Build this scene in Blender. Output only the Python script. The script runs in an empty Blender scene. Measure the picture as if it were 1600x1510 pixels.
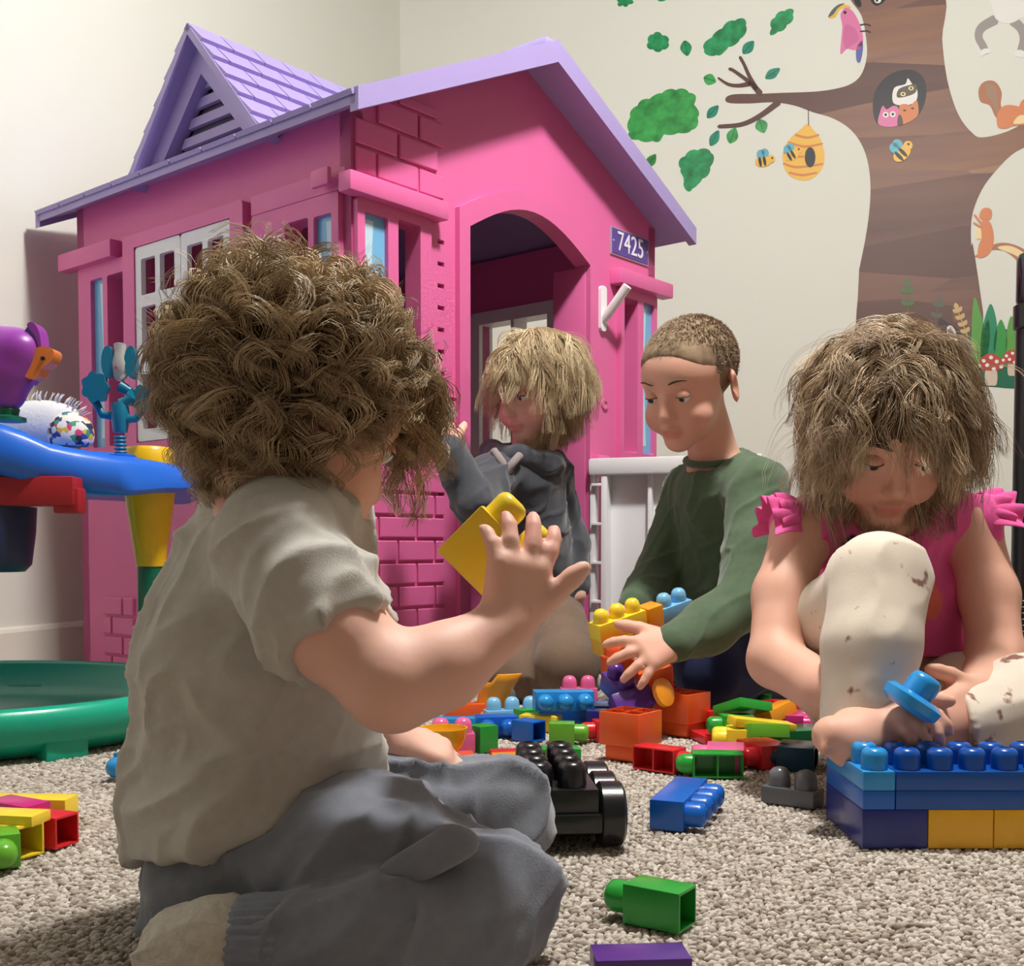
import bpy, bmesh, math, random
import numpy as np
from mathutils import Vector, Matrix, Euler
from mathutils.geometry import tessellate_polygon
SC = bpy.context.scene
COL = SC.collection
R_ = math.radians
random.seed(7)

# ------------------------------------------------------------------ camera
FOC, PPX, PPY, PITCH, CAMH = 1750.0, 800.0, 931.0, R_(2.5), 0.28
cam = bpy.data.cameras.new('camera'); camo = bpy.data.objects.new('camera', cam); COL.objects.link(camo)
cam.sensor_fit = 'HORIZONTAL'; cam.sensor_width = 36.0; cam.lens = 36.0 * FOC / 1600.0
cam.shift_y = (PPY - 755.0) / 1600.0
cam.clip_start = 0.02
camo.location = (0, 0, CAMH); camo.rotation_euler = (math.pi / 2 - PITCH, 0, 0)
SC.camera = camo

# ------------------------------------------------------------------ world, lamps, exposure
wd = bpy.data.worlds.new('world'); SC.world = wd; wd.use_nodes = True
wd.node_tree.nodes['Background'].inputs[0].default_value = (1.0, .95, .88, 1)
wd.node_tree.nodes['Background'].inputs[1].default_value = 0.1
LAMP = (0.42, 1.24, 2.38)
ld = bpy.data.lights.new('ceiling_lamp', 'POINT'); ld.energy = 102; ld.color = (1.0, .985, .955); ld.shadow_soft_size = .10
lo = bpy.data.objects.new('ceiling_lamp', ld); COL.objects.link(lo); lo.location = LAMP
SC.view_settings.view_transform = 'Standard'; SC.view_settings.look = 'None'
SC.view_settings.gamma = 1.0; SC.view_settings.use_curve_mapping = False
SC.view_settings.exposure = 0.95

# ------------------------------------------------------------------ where a ray through the photograph meets the place
def ray(px, py):
    x = (px - PPX) / FOC; y = -(py - PPY) / FOC
    return np.array([x, math.cos(PITCH) + y * math.sin(PITCH), -math.sin(PITCH) + y * math.cos(PITCH)])
CAMP = np.array([0, 0, CAMH])
def P(px, py, Y):
    d = ray(px, py); return CAMP + d * (Y / d[1])
def G(px, py, z=0.0):
    d = ray(px, py); return CAMP + d * ((z - CAMH) / d[2])
def onplane(px, py, p0, n):
    d = ray(px, py); return CAMP + d * (np.dot(np.array(p0) - CAMP, n) / np.dot(d, n))

# ------------------------------------------------------------------ materials
def srgb(r, g, b):
    f = lambda c: (c / 255 / 12.92) if c / 255 <= .04045 else ((c / 255 + .055) / 1.055) ** 2.4
    return (f(r), f(g), f(b), 1.0)
MATS = {}
def mat(name, col, rough=.5, spec=.5, noise=0.0, nscale=40, bump=0.0, bscale=200, sss=0.0, coat=0.0, metal=0.0, trans=0.0, attr=None, sheen=0.0):
    if name in MATS: return MATS[name]
    m = bpy.data.materials.new(name); m.use_nodes = True; nt = m.node_tree; b = nt.nodes['Principled BSDF']
    if len(col) == 3: col = (*col, 1)
    b.inputs['Base Color'].default_value = col; b.inputs['Roughness'].default_value = rough
    b.inputs['Specular IOR Level'].default_value = spec; b.inputs['Metallic'].default_value = metal
    if coat: b.inputs['Coat Weight'].default_value = coat; b.inputs['Coat Roughness'].default_value = .12
    if sheen: b.inputs['Sheen Weight'].default_value = sheen
    if trans: b.inputs['Transmission Weight'].default_value = trans
    if sss:
        b.inputs['Subsurface Weight'].default_value = sss; b.inputs['Subsurface Radius'].default_value = (1, .35, .2)
        b.inputs['Subsurface Scale'].default_value = .008
    tc = nt.nodes.new('ShaderNodeTexCoord')
    last = None
    if noise:
        n = nt.nodes.new('ShaderNodeTexNoise'); n.inputs['Scale'].default_value = nscale; n.inputs['Detail'].default_value = 5
        nt.links.new(tc.outputs['Object'], n.inputs['Vector'])
        mx = nt.nodes.new('ShaderNodeMix'); mx.data_type = 'RGBA'; mx.blend_type = 'MIX'
        lo_ = tuple(c * (1 - noise) for c in col[:3]) + (1,); hi_ = tuple(min(1, c * (1 + noise)) for c in col[:3]) + (1,)
        mx.inputs[6].default_value = lo_; mx.inputs[7].default_value = hi_
        nt.links.new(n.outputs['Fac'], mx.inputs[0]); last = mx.outputs[2]
    if attr:
        a = nt.nodes.new('ShaderNodeAttribute'); a.attribute_name = attr
        if last is None:
            last = a.outputs['Color']
        else:
            mm = nt.nodes.new('ShaderNodeMix'); mm.data_type = 'RGBA'; mm.blend_type = 'MULTIPLY'; mm.inputs[0].default_value = 1
            nt.links.new(last, mm.inputs[6]); nt.links.new(a.outputs['Color'], mm.inputs[7]); last = mm.outputs[2]
    if last is not None: nt.links.new(last, b.inputs['Base Color'])
    if bump:
        n = nt.nodes.new('ShaderNodeTexNoise'); n.inputs['Scale'].default_value = bscale; n.inputs['Detail'].default_value = 3
        nt.links.new(tc.outputs['Object'], n.inputs['Vector'])
        bp = nt.nodes.new('ShaderNodeBump'); bp.inputs['Strength'].default_value = bump; bp.inputs['Distance'].default_value = .002
        nt.links.new(n.outputs['Fac'], bp.inputs['Height']); nt.links.new(bp.outputs['Normal'], b.inputs['Normal'])
    MATS[name] = m
    return m
def plastic(name, r, g, b, rough=.3, **k):
    return mat(name, srgb(r, g, b), rough, .5, bump=.03, bscale=300, noise=.04, nscale=15, **k)

# ------------------------------------------------------------------ object helpers
def tag(o, label=None, cat=None, group=None, kind=None):
    if label: o['label'] = label
    if cat: o['category'] = cat
    if group: o['group'] = group
    if kind: o['kind'] = kind
    return o
def link(name, me, parent=None, loc=(0, 0, 0), rot=(0, 0, 0)):
    o = bpy.data.objects.new(name, me); COL.objects.link(o); o.parent = parent
    o.location = loc; o.rotation_euler = rot
    return o
def empty(name, loc=(0, 0, 0), rotz=0.0, label=None, cat=None, group=None):
    o = bpy.data.objects.new(name, None); COL.objects.link(o); o.location = loc; o.rotation_euler = (0, 0, rotz)
    o.empty_display_size = .05
    return tag(o, label, cat, group)
def mesh(name, v, f, m=None, smooth=False, angle=None):
    me = bpy.data.meshes.new(name)
    me.from_pydata([tuple(map(float, p)) for p in v], [], f); me.update()
    if smooth or angle:
        me.polygons.foreach_set('use_smooth', [True] * len(me.polygons))
        if angle: me.set_sharp_from_angle(angle=R_(angle))
    if m: me.materials.append(m)
    return me
def bm_mesh(name, bm, m=None, angle=None, smooth=False):
    bmesh.ops.recalc_face_normals(bm, faces=bm.faces)
    me = bpy.data.meshes.new(name); bm.to_mesh(me); bm.free()
    if smooth or angle:
        me.polygons.foreach_set('use_smooth', [True] * len(me.polygons))
        if angle: me.set_sharp_from_angle(angle=R_(angle))
    if m: me.materials.append(m)
    return me
def box_bm(lo, hi, bev=0.0, seg=2, bm=None):
    own = bm is None
    t = bmesh.new()
    lo = Vector(lo); hi = Vector(hi)
    bmesh.ops.create_cube(t, size=1)
    for v in t.verts: v.co = Vector(((lo.x + hi.x) / 2 + v.co.x * (hi.x - lo.x), (lo.y + hi.y) / 2 + v.co.y * (hi.y - lo.y), (lo.z + hi.z) / 2 + v.co.z * (hi.z - lo.z)))
    if bev: bmesh.ops.bevel(t, geom=t.edges[:], offset=bev, segments=seg, profile=.6, affect='EDGES')
    if own: return t
    tmp = bpy.data.meshes.new('tmp'); t.to_mesh(tmp); t.free(); bm.from_mesh(tmp); bpy.data.meshes.remove(tmp)
    return bm
def box(name, lo, hi, m, parent=None, bev=0.0, loc=(0, 0, 0), rot=(0, 0, 0), seg=2):
    return link(name, bm_mesh(name, box_bm(lo, hi, bev, seg), m, angle=40 if bev else None), parent, loc, rot)
def boxes(name, lst, m, parent=None, bev=0.0, loc=(0, 0, 0), rot=(0, 0, 0)):
    bm = bmesh.new()
    for lo, hi in lst: box_bm(lo, hi, bev, 2, bm)
    return link(name, bm_mesh(name, bm, m, angle=40 if bev else None), parent, loc, rot)
def lathe_vf(prof, n=24, cap=True):
    v = []; f = []
    for r, z in prof:
        for i in range(n):
            a = 2 * math.pi * i / n; v.append((r * math.cos(a), r * math.sin(a), z))
    for j in range(len(prof) - 1):
        for i in range(n):
            k = (i + 1) % n; f.append((j * n + i, j * n + k, (j + 1) * n + k, (j + 1) * n + i))
    if cap:
        f.append(tuple(range(n))[::-1]); f.append(tuple((len(prof) - 1) * n + i for i in range(n)))
    return v, f
def lathe(name, prof, m, parent=None, loc=(0, 0, 0), rot=(0, 0, 0), n=24, cap=True):
    v, f = lathe_vf(prof, n, cap)
    return link(name, mesh(name, v, f, m, angle=40), parent, loc, rot)
def tube_vf(pts, rad, n=8):
    pts = [Vector(p) for p in pts]; v = []; f = []
    if not hasattr(rad, '__len__'): rad = [rad] * len(pts)
    up = Vector((.13, .27, .95))
    for i, p in enumerate(pts):
        t = (pts[min(i + 1, len(pts) - 1)] - pts[max(i - 1, 0)]).normalized()
        a = t.cross(up).normalized(); b = t.cross(a)
        for k in range(n):
            q = 2 * math.pi * k / n; v.append(p + (a * math.cos(q) + b * math.sin(q)) * rad[i])
    for i in range(len(pts) - 1):
        for k in range(n):
            l = (k + 1) % n; f.append((i * n + k, i * n + l, (i + 1) * n + l, (i + 1) * n + k))
    f.append(tuple(range(n))[::-1]); f.append(tuple((len(pts) - 1) * n + k for k in range(n)))
    return v, f
def tube(name, pts, rad, m, parent=None, n=10):
    v, f = tube_vf(pts, rad, n)
    bm = bmesh.new(); vs = [bm.verts.new(p) for p in v]
    for q in f: bm.faces.new([vs[i] for i in q])
    return link(name, bm_mesh(name, bm, m, angle=50), parent)
def prism_bm(outer, holes, to3, t0, t1):
    """flat outline with holes, from depth t0 to t1; to3(a,b,t) gives the point"""
    loops = [outer] + list(holes)
    tris = tessellate_polygon([[Vector((a, b, 0)) for a, b in l] for l in loops])
    flat = [p for l in loops for p in l]; n = len(flat)
    bm = bmesh.new()
    va = [bm.verts.new(to3(a, b, t0)) for a, b in flat]; vb = [bm.verts.new(to3(a, b, t1)) for a, b in flat]
    for i, j, k in tris:
        try: bm.faces.new((va[i], va[j], va[k])); bm.faces.new((vb[k], vb[j], vb[i]))
        except ValueError: pass
    s = 0
    for l in loops:
        for i in range(len(l)):
            a = s + i; b = s + (i + 1) % len(l)
            try: bm.faces.new((va[a], va[b], vb[b], vb[a]))
            except ValueError: pass
        s += len(l)
    return bm
def prism(name, outer, holes, to3, t0, t1, m, parent=None):
    bm = prism_bm(outer, holes, to3, t0, t1)
    bmesh.ops.dissolve_limit(bm, angle_limit=.02, verts=bm.verts[:], edges=bm.edges[:])
    return link(name, bm_mesh(name, bm, m), parent)
def rect(a0, b0, a1, b1): return [(a0, b0), (a1, b0), (a1, b1), (a0, b1)]
def rrect(a0, b0, a1, b1, r, n=4):
    o = []
    for cx, cy, s in ((a1 - r, b1 - r, 0), (a0 + r, b1 - r, 90), (a0 + r, b0 + r, 180), (a1 - r, b0 + r, 270)):
        for i in range(n + 1):
            t = R_(s + 90 * i / n); o.append((cx + r * math.cos(t), cy + r * math.sin(t)))
    return o
def spline(pts, n=6, closed=True):
    pts = [np.array(p, float) for p in pts]; o = []; N = len(pts)
    for i in range(N if closed else N - 1):
        p0, p1, p2, p3 = (pts[(i - 1) % N], pts[i], pts[(i + 1) % N], pts[(i + 2) % N]) if closed else (pts[max(i - 1, 0)], pts[i], pts[i + 1], pts[min(i + 2, N - 1)])
        for k in range(n):
            t = k / n
            o.append(.5 * (2 * p1 + (p2 - p0) * t + (2 * p0 - 5 * p1 + 4 * p2 - p3) * t * t + (3 * p1 - p0 - 3 * p2 + p3) * t ** 3))
    if not closed: o.append(pts[-1])
    return [tuple(q) for q in o]

# ------------------------------------------------------------------ solid modelling with distance fields (bodies and clothes)
class Field:
    def __init__(s, lo, hi, h):
        s.lo = np.array(lo, float); s.h = h
        s.n = np.ceil((np.array(hi) - s.lo) / h).astype(int) + 1
        s.d = np.full(s.n, .2, np.float32)
        s.ax = [(s.lo[i] + h * np.arange(s.n[i])).astype(np.float32) for i in range(3)]
    def _sub(s, lo, hi):
        a = np.clip(np.floor((lo - s.lo) / s.h).astype(int), 0, s.n - 1); b = np.clip(np.ceil((hi - s.lo) / s.h).astype(int) + 1, 1, s.n)
        sl = tuple(slice(a[i], max(b[i], a[i] + 1)) for i in range(3))
        return sl, np.meshgrid(*[s.ax[i][sl[i]] for i in range(3)], indexing='ij')
    def _mix(s, sl, e, k, sub=False):
        d = s.d[sl]
        if sub:
            e = -e; h = np.clip(.5 - .5 * (d - e) / k, 0, 1); s.d[sl] = d + (e - d) * h + k * h * (1 - h)
        else:
            h = np.clip(.5 + .5 * (d - e) / k, 0, 1); s.d[sl] = d + (e - d) * h - k * h * (1 - h)
    def cap(s, p, q, r1, r2=None, k=.012, sub=False):
        r2 = r1 if r2 is None else r2
        p = np.array(p, np.float32); q = np.array(q, np.float32); m = max(r1, r2) + k * 2 + s.h * 3
        sl, (X, Y, Z) = s._sub(np.minimum(p, q) - m, np.maximum(p, q) + m)
        v = q - p; vv = float(v @ v) + 1e-12
        t = np.clip(((X - p[0]) * v[0] + (Y - p[1]) * v[1] + (Z - p[2]) * v[2]) / vv, 0, 1)
        e = np.sqrt((X - p[0] - t * v[0]) ** 2 + (Y - p[1] - t * v[1]) ** 2 + (Z - p[2] - t * v[2]) ** 2) - (r1 + (r2 - r1) * t)
        s._mix(sl, e.astype(np.float32), k, sub); return s
    def chain(s, pts, rads, k=.012):
        for i in range(len(pts) - 1): s.cap(pts[i], pts[i + 1], rads[i], rads[i + 1], k)
        return s
    def ell(s, c, rad, M=None, k=.012, sub=False):
        c = np.array(c, np.float32); rad = np.array(rad, np.float32); m = rad.max() + k * 2 + s.h * 3
        sl, (X, Y, Z) = s._sub(c - m, c + m)
        X = X - c[0]; Y = Y - c[1]; Z = Z - c[2]
        if M is not None:
            M = np.array(M, np.float32)   # rows = local axes
            X, Y, Z = (M[0][0] * X + M[0][1] * Y + M[0][2] * Z, M[1][0] * X + M[1][1] * Y + M[1][2] * Z, M[2][0] * X + M[2][1] * Y + M[2][2] * Z)
        k0 = np.sqrt((X / rad[0]) ** 2 + (Y / rad[1]) ** 2 + (Z / rad[2]) ** 2)
        k1 = np.sqrt((X / rad[0] ** 2) ** 2 + (Y / rad[1] ** 2) ** 2 + (Z / rad[2] ** 2) ** 2) + 1e-6
        s._mix(sl, (k0 * (k0 - 1) / k1).astype(np.float32), k, sub); return s
    def cut(s, p, n, k=.004):
        """keep the side away from n"""
        n = np.array(n, np.float32); n = n / np.linalg.norm(n); p = np.array(p, np.float32)
        e = ((s.ax[0] - p[0]) * n[0])[:, None, None] + ((s.ax[1] - p[1]) * n[1])[None, :, None] + ((s.ax[2] - p[2]) * n[2])[None, None, :]
        h = np.clip(.5 - .5 * (s.d - e) / k, 0, 1); s.d = (s.d + (e - s.d) * h + k * h * (1 - h)).astype(np.float32); return s
    def floor(s, z=0.0): return s.cut((0, 0, z), (0, 0, -1), .006)
    def mesh(s, smooth=2):
        d = s.d.copy(); d[0] = d[-1] = .1; d[:, 0] = d[:, -1] = .1; d[:, :, 0] = d[:, :, -1] = .1
        ins = d < 0; n = d.shape
        c = [ins[i:n[0] - 1 + i, j:n[1] - 1 + j, k:n[2] - 1 + k] for i in (0, 1) for j in (0, 1) for k in (0, 1)]
        tot = sum(x.astype(np.int8) for x in c); act = (tot > 0) & (tot < 8)
        idx = np.argwhere(act); ID = np.full(act.shape, -1, np.int64); ID[act] = np.arange(len(idx))
        acc = np.zeros((len(idx), 3)); cnt = np.zeros(len(idx))
        I, J, K = idx.T
        cor = [(i, j, k) for i in (0, 1) for j in (0, 1) for k in (0, 1)]
        for a in cor:
            for ax in range(3):
                if a[ax]: continue
                b = list(a); b[ax] = 1
                da = d[I + a[0], J + a[1], K + a[2]]; db = d[I + b[0], J + b[1], K + b[2]]
                x = (da < 0) != (db < 0); t = np.where(x, da / np.where(x, da - db, 1), 0)
                p = np.array(a, float)[None, :].repeat(len(idx), 0); p[:, ax] += t
                acc[x] += p[x]; cnt[x] += 1
        V = s.lo + s.h * (idx + acc / cnt[:, None])
        F = []
        for ax in range(3):
            a0 = [slice(1, -1)] * 3; a0[ax] = slice(0, -1); a1 = list(a0); a1[ax] = slice(1, None)
            A = ins[tuple(a0)]; B = ins[tuple(a1)]; w = np.argwhere(A != B)
            if not len(w): continue
            off = np.ones(3, int); off[ax] = 0; w = w + off
            flip = ~ins[tuple(w.T)]
            o1, o2 = [(1, 2), (2, 0), (0, 1)][ax]
            def g(i, j):
                q = w.copy(); q[:, o1] -= i; q[:, o2] -= j; return ID[tuple(q.T)]
            q = np.stack([g(1, 1), g(0, 1), g(0, 0), g(1, 0)], 1); q[flip] = q[flip][:, ::-1]
            F.append(q)
        F = np.concatenate(F)
        E = np.concatenate([F[:, [0, 1]], F[:, [1, 2]], F[:, [2, 3]], F[:, [3, 0]]]); E = np.concatenate([E, E[:, ::-1]])
        for it in range(smooth):
            acc = np.zeros_like(V); c_ = np.bincount(E[:, 0], minlength=len(V))
            for i in range(3): acc[:, i] = np.bincount(E[:, 0], weights=V[E[:, 1], i], minlength=len(V))
            V = V + .5 * (acc / np.maximum(c_, 1)[:, None] - V)
        return V, F
def vnormals(V, F):
    n = np.cross(V[F[:, 2]] - V[F[:, 0]], V[F[:, 3]] - V[F[:, 1]]); N = np.zeros_like(V)
    for k in range(4):
        for i in range(3): N[:, i] += np.bincount(F[:, k], weights=n[:, i], minlength=len(V))
    return N / (np.linalg.norm(N, axis=1)[:, None] + 1e-12)
def vnoise(p, seed=0):
    i = np.floor(p).astype(np.int64); f = p - i; f = f * f * (3 - 2 * f); r = 0
    for a in (0, 1):
        for b in (0, 1):
            for c in (0, 1):
                h = (i[:, 0] + a) * 374761393 + (i[:, 1] + b) * 668265263 + (i[:, 2] + c) * 2147483647 + seed * 974711
                h = (h ^ (h >> 13)) * 1274126177; h = ((h ^ (h >> 16)) & 0xffff) / 65535.0
                r = r + h * (f[:, 0] if a else 1 - f[:, 0]) * (f[:, 1] if b else 1 - f[:, 1]) * (f[:, 2] if c else 1 - f[:, 2])
    return r * 2 - 1
def folds(V, N, amp, freq, axis, stretch=3.5, seed=1):
    """creases running along the given axis"""
    a = np.array(axis, float); a /= np.linalg.norm(a)
    w = V + .012 * np.stack([vnoise(V * 22, seed + 5), vnoise(V * 22, seed + 6), vnoise(V * 22, seed + 7)], 1)
    q = w - np.outer(w @ a, a) * (1 - 1 / stretch)
    n = vnoise(q * freq, seed); r = 1 - np.abs(n) * 2
    r = np.clip(r, -.2, 1) ** 2 * 1.5 - .35
    return V + N * (amp * (1.3 * r + .6 * vnoise(q * freq * 2.1, seed + 3)))[:, None]
def nmesh(name, V, F, m, cols=None):
    me = bpy.data.meshes.new(name); F = np.asarray(F); k = F.shape[1]
    me.vertices.add(len(V)); me.vertices.foreach_set('co', np.asarray(V, np.float32).ravel())
    me.loops.add(F.size); me.loops.foreach_set('vertex_index', F.astype(np.int32).ravel())
    me.polygons.add(len(F)); me.polygons.foreach_set('loop_start', np.arange(0, F.size, k, dtype=np.int32))
    me.polygons.foreach_set('use_smooth', np.ones(len(F), bool))
    me.update(calc_edges=True)
    if cols is not None:
        a = me.color_attributes.new('tint', 'FLOAT_COLOR', 'POINT'); a.data.foreach_set('color', np.asarray(cols, np.float32).ravel())
    me.materials.append(m); return me
# ------------------------------------------------------------------ the room
M_wall = mat('wall_paint', srgb(231, 231, 221), .75, .3, noise=.015, nscale=3, bump=.08, bscale=420)
M_trim = mat('trim_paint', srgb(232, 229, 218), .5, .4)
M_base = mat('carpet_backing', srgb(146, 132, 119), .95, .1, noise=.2, nscale=90)
M_ceil = mat('ceiling_paint', srgb(158, 152, 143), .8, .2)
def grounded(px, py, z): q = G(px, py, z); return q
A0 = np.array([-1.134, 2.48]); K2 = np.array([-.44, 4.5])
dl = (K2 - A0) / np.linalg.norm(K2 - A0)             # along the left wall, away from the camera
e2 = np.array([dl[1], -dl[0]])                        # along the back wall, to the right
LEN_L, LEN_B, HT = 6.6, 4.0, 2.5
yaw_room = math.atan2(e2[1], e2[0])
def wallbox(name, p, d, L, inward, h0, h1, t, m):
    """slab from p along d, its face towards the room on the line p..p+d*L"""
    p = np.array(p); q = p + np.array(d) * L; o = -np.array(inward) * t
    bm = bmesh.new(); pts = [p, q, q + o, p + o]
    lo_ = [bm.verts.new((a[0], a[1], h0)) for a in pts]; hi_ = [bm.verts.new((a[0], a[1], h1)) for a in pts]
    bm.faces.new(lo_[::-1]); bm.faces.new(hi_)
    for i in range(4): bm.faces.new((lo_[i], lo_[(i + 1) % 4], hi_[(i + 1) % 4], hi_[i]))
    return tag(link(name, bm_mesh(name, bm, m)), kind='structure')
C_l0 = K2 - dl * LEN_L; C_b1 = K2 + e2 * LEN_B; C_r0 = C_b1 - dl * LEN_L
wallbox('wall_left', C_l0, dl, LEN_L, e2, 0, HT, .08, M_wall)
wallbox('wall_back', K2, e2, LEN_B, -dl, 0, HT, .08, M_wall)
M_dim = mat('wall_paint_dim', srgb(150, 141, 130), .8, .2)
wallbox('wall_right', C_r0, dl, LEN_L, -e2, 0, HT, .08, M_dim)
wallbox('wall_front', C_l0, e2, LEN_B, dl, 0, HT, .08, M_dim)
def slab(name, z0, z1, m):
    bm = bmesh.new(); pts = [C_l0, C_r0, C_b1, K2]
    a = [bm.verts.new((p[0], p[1], z0)) for p in pts]; b = [bm.verts.new((p[0], p[1], z1)) for p in pts]
    bm.faces.new(a[::-1]); bm.faces.new(b)
    for i in range(4): bm.faces.new((a[i], a[(i + 1) % 4], b[(i + 1) % 4], b[i]))
    return tag(link(name, bm_mesh(name, bm, m)), kind='structure')
slab('floor', -.06, -.004, M_base)
slab('ceiling', HT, HT + .06, M_ceil)
def baseboard(name, p, d, L, inward):
    p = np.array(p); bm = bmesh.new(); iw = np.array(inward)
    prof = [(0, 0), (.013, 0), (.013, .088), (.009, .096), (.004, .1), (0, .1)]
    A = [bm.verts.new((*(p + iw * a), z)) for a, z in prof]; B = [bm.verts.new((*(p + np.array(d) * L + iw * a), z)) for a, z in prof]
    n = len(prof)
    for i in range(n): bm.faces.new((A[i], A[(i + 1) % n], B[(i + 1) % n], B[i]))
    bm.faces.new(A); bm.faces.new(B[::-1])
    return tag(link(name, bm_mesh(name, bm, M_trim)), kind='structure')
baseboard('baseboard_left', C_l0, dl, LEN_L, e2)
baseboard('baseboard_back', K2, e2, LEN_B, -dl)

# loop pile: small looped nubs instanced over the floor in view
m_pile = bpy.data.materials.new('carpet_loops'); m_pile.use_nodes = True
nt = m_pile.node_tree; b = nt.nodes['Principled BSDF']; b.inputs['Roughness'].default_value = .95; b.inputs['Specular IOR Level'].default_value = .1
oi = nt.nodes.new('ShaderNodeObjectInfo'); cr = nt.nodes.new('ShaderNodeValToRGB')
cr.color_ramp.elements[0].color = srgb(148, 136, 125); cr.color_ramp.elements[1].color = srgb(216, 209, 200)
e = cr.color_ramp.elements.new(.45); e.color = srgb(190, 180, 168)
nt.links.new(oi.outputs['Random'], cr.inputs[0]); nt.links.new(cr.outputs[0], b.inputs['Base Color'])
bmn = bmesh.new(); bmesh.ops.create_icosphere(bmn, subdivisions=1, radius=1)
nub_me = bm_mesh('carpet_loop', bmn, m_pile, smooth=True)
nub = bpy.data.objects.new('carpet_loop', nub_me)
rng = np.random.default_rng(3)
pts = []
row = 0; y = .62
while y < 4.3:
    st = .0056 if y < 1.6 else (.0085 if y < 2.6 else .013)
    w = .56 * y + .14
    xs = np.arange(-w, min(w, 2.1), st) + (row % 2) * st / 2
    pts.append(np.stack([xs + rng.normal(0, .0011, len(xs)), y + rng.normal(0, .0009, len(xs)), np.full(len(xs), -.0035) + rng.normal(0, .0007, len(xs))], 1))
    y += st * .72; row += 1
pts = np.concatenate(pts)
gs = np.where(pts[:, 1] < 1.6, 1, np.where(pts[:, 1] < 2.6, 1.5, 2.3))
clear = ((pts[:, :2] - K2) @ -dl > .02) & ((pts[:, :2] - K2) @ e2 > .02)
pts, gs = pts[clear], gs[clear]
me = bpy.data.meshes.new('carpet_pile'); me.vertices.add(len(pts)); me.vertices.foreach_set('co', pts.astype(np.float32).ravel()); me.update()
for nm, k, vals in (('turn', 'FLOAT_VECTOR', np.stack([rng.normal(0, .25, len(pts)), rng.normal(0, .25, len(pts)), rng.normal(.35, .5, len(pts))], 1)), ('size', 'FLOAT_VECTOR', np.stack([rng.uniform(.0034, .0050, len(pts)) * gs, rng.uniform(.0019, .0028, len(pts)) * gs, rng.uniform(.0026, .0038, len(pts))], 1))):
    a = me.attributes.new(nm, k, 'POINT'); a.data.foreach_set('vector', vals.astype(np.float32).ravel())
pile = tag(link('carpet_pile', me), 'grey beige looped carpet pile covering the floor', 'carpet', kind='stuff')
ng = bpy.data.node_groups.new('loops', 'GeometryNodeTree')
ng.interface.new_socket('Geometry', in_out='INPUT', socket_type='NodeSocketGeometry'); ng.interface.new_socket('Geometry', in_out='OUTPUT', socket_type='NodeSocketGeometry')
gi = ng.nodes.new('NodeGroupInput'); go = ng.nodes.new('NodeGroupOutput')
ip = ng.nodes.new('GeometryNodeInstanceOnPoints'); ob = ng.nodes.new('GeometryNodeObjectInfo'); ob.inputs['Object'].default_value = nub; ob.inputs['As Instance'].default_value = True
at = ng.nodes.new('GeometryNodeInputNamedAttribute'); at.data_type = 'FLOAT_VECTOR'; at.inputs['Name'].default_value = 'turn'
as_ = ng.nodes.new('GeometryNodeInputNamedAttribute'); as_.data_type = 'FLOAT_VECTOR'; as_.inputs['Name'].default_value = 'size'
ng.links.new(gi.outputs[0], ip.inputs['Points']); ng.links.new(ob.outputs['Geometry'], ip.inputs['Instance'])
er = ng.nodes.new('FunctionNodeEulerToRotation'); ng.links.new(at.outputs['Attribute'], er.inputs[0]); ng.links.new(er.outputs[0], ip.inputs['Rotation'])
ng.links.new(as_.outputs['Attribute'], ip.inputs['Scale']); ng.links.new(ip.outputs[0], go.inputs[0])
md = pile.modifiers.new('loops', 'NODES'); md.node_group = ng

# ------------------------------------------------------------------ wall stickers: flat printed vinyl on the back wall
K3 = np.array([K2[0], K2[1], 0]); E3 = np.array([e2[0], e2[1], 0]); N3 = np.array([-dl[0], -dl[1], 0])
def w2(px, py):
    q = onplane(px, py, K3, N3) - K3
    return (float(q @ E3), float(q[2]))
def w3(a, b, t): return tuple(K3 + E3 * a + N3 * t + np.array([0, 0, b]))
z3 = lambda l: [(940 + x * .4125, y * .4125) for x, y in l]
z4 = lambda l: [(1300 + x * .2119, 380 + y * .2119) for x, y in l]
def vinyl(name, r, g, b, **k): return mat('vinyl_' + name, srgb(r, g, b), .45, .4, **k)
def shape(name, px, m, layer=1, parent=None, smooth=5, holes=()):
    o = spline(px, smooth) if smooth else px
    o = [w2(*p) for p in o]
    return prism(name, o, [], w3, .0004 + .0007 * (layer - 1), .0004 + .0007 * layer - .0001, m, parent)
def line_shape(name, px, w, m, layer=1, parent=None):
    """tapered stroke through pixels, w = half widths in pixels"""
    c = spline(px, 6, False); n = len(c); ws = np.interp(np.linspace(0, 1, n), np.linspace(0, 1, len(w)), w)
    L = []; Rr = []
    for i, p in enumerate(c):
        a = np.array(c[max(i - 1, 0)]); q = np.array(c[min(i + 1, n - 1)]); t = q - a; t /= np.linalg.norm(t) + 1e-9
        nn = np.array([-t[1], t[0]]); L.append(tuple(np.array(p) + nn * ws[i])); Rr.append(tuple(np.array(p) - nn * ws[i]))
    t = np.array(c[-1]) - np.array(c[-2]); t /= np.linalg.norm(t)
    tip = tuple(np.array(c[-1]) + t * ws[-1]); t0 = np.array(c[1]) - np.array(c[0]); t0 /= np.linalg.norm(t0); tip0 = tuple(np.array(c[0]) - t0 * ws[0])
    return shape(name, L + [tip] + Rr[::-1] + [tip0], m, layer, parent, 0)
def oval(cx, cy, rx, ry, rot=0, n=14):
    c, s = math.cos(R_(rot)), math.sin(R_(rot))
    return [(cx + rx * math.cos(2 * math.pi * i / n) * c - ry * math.sin(2 * math.pi * i / n) * s, cy + rx * math.cos(2 * math.pi * i / n) * s + ry * math.sin(2 * math.pi * i / n) * c) for i in range(n)]
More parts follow.
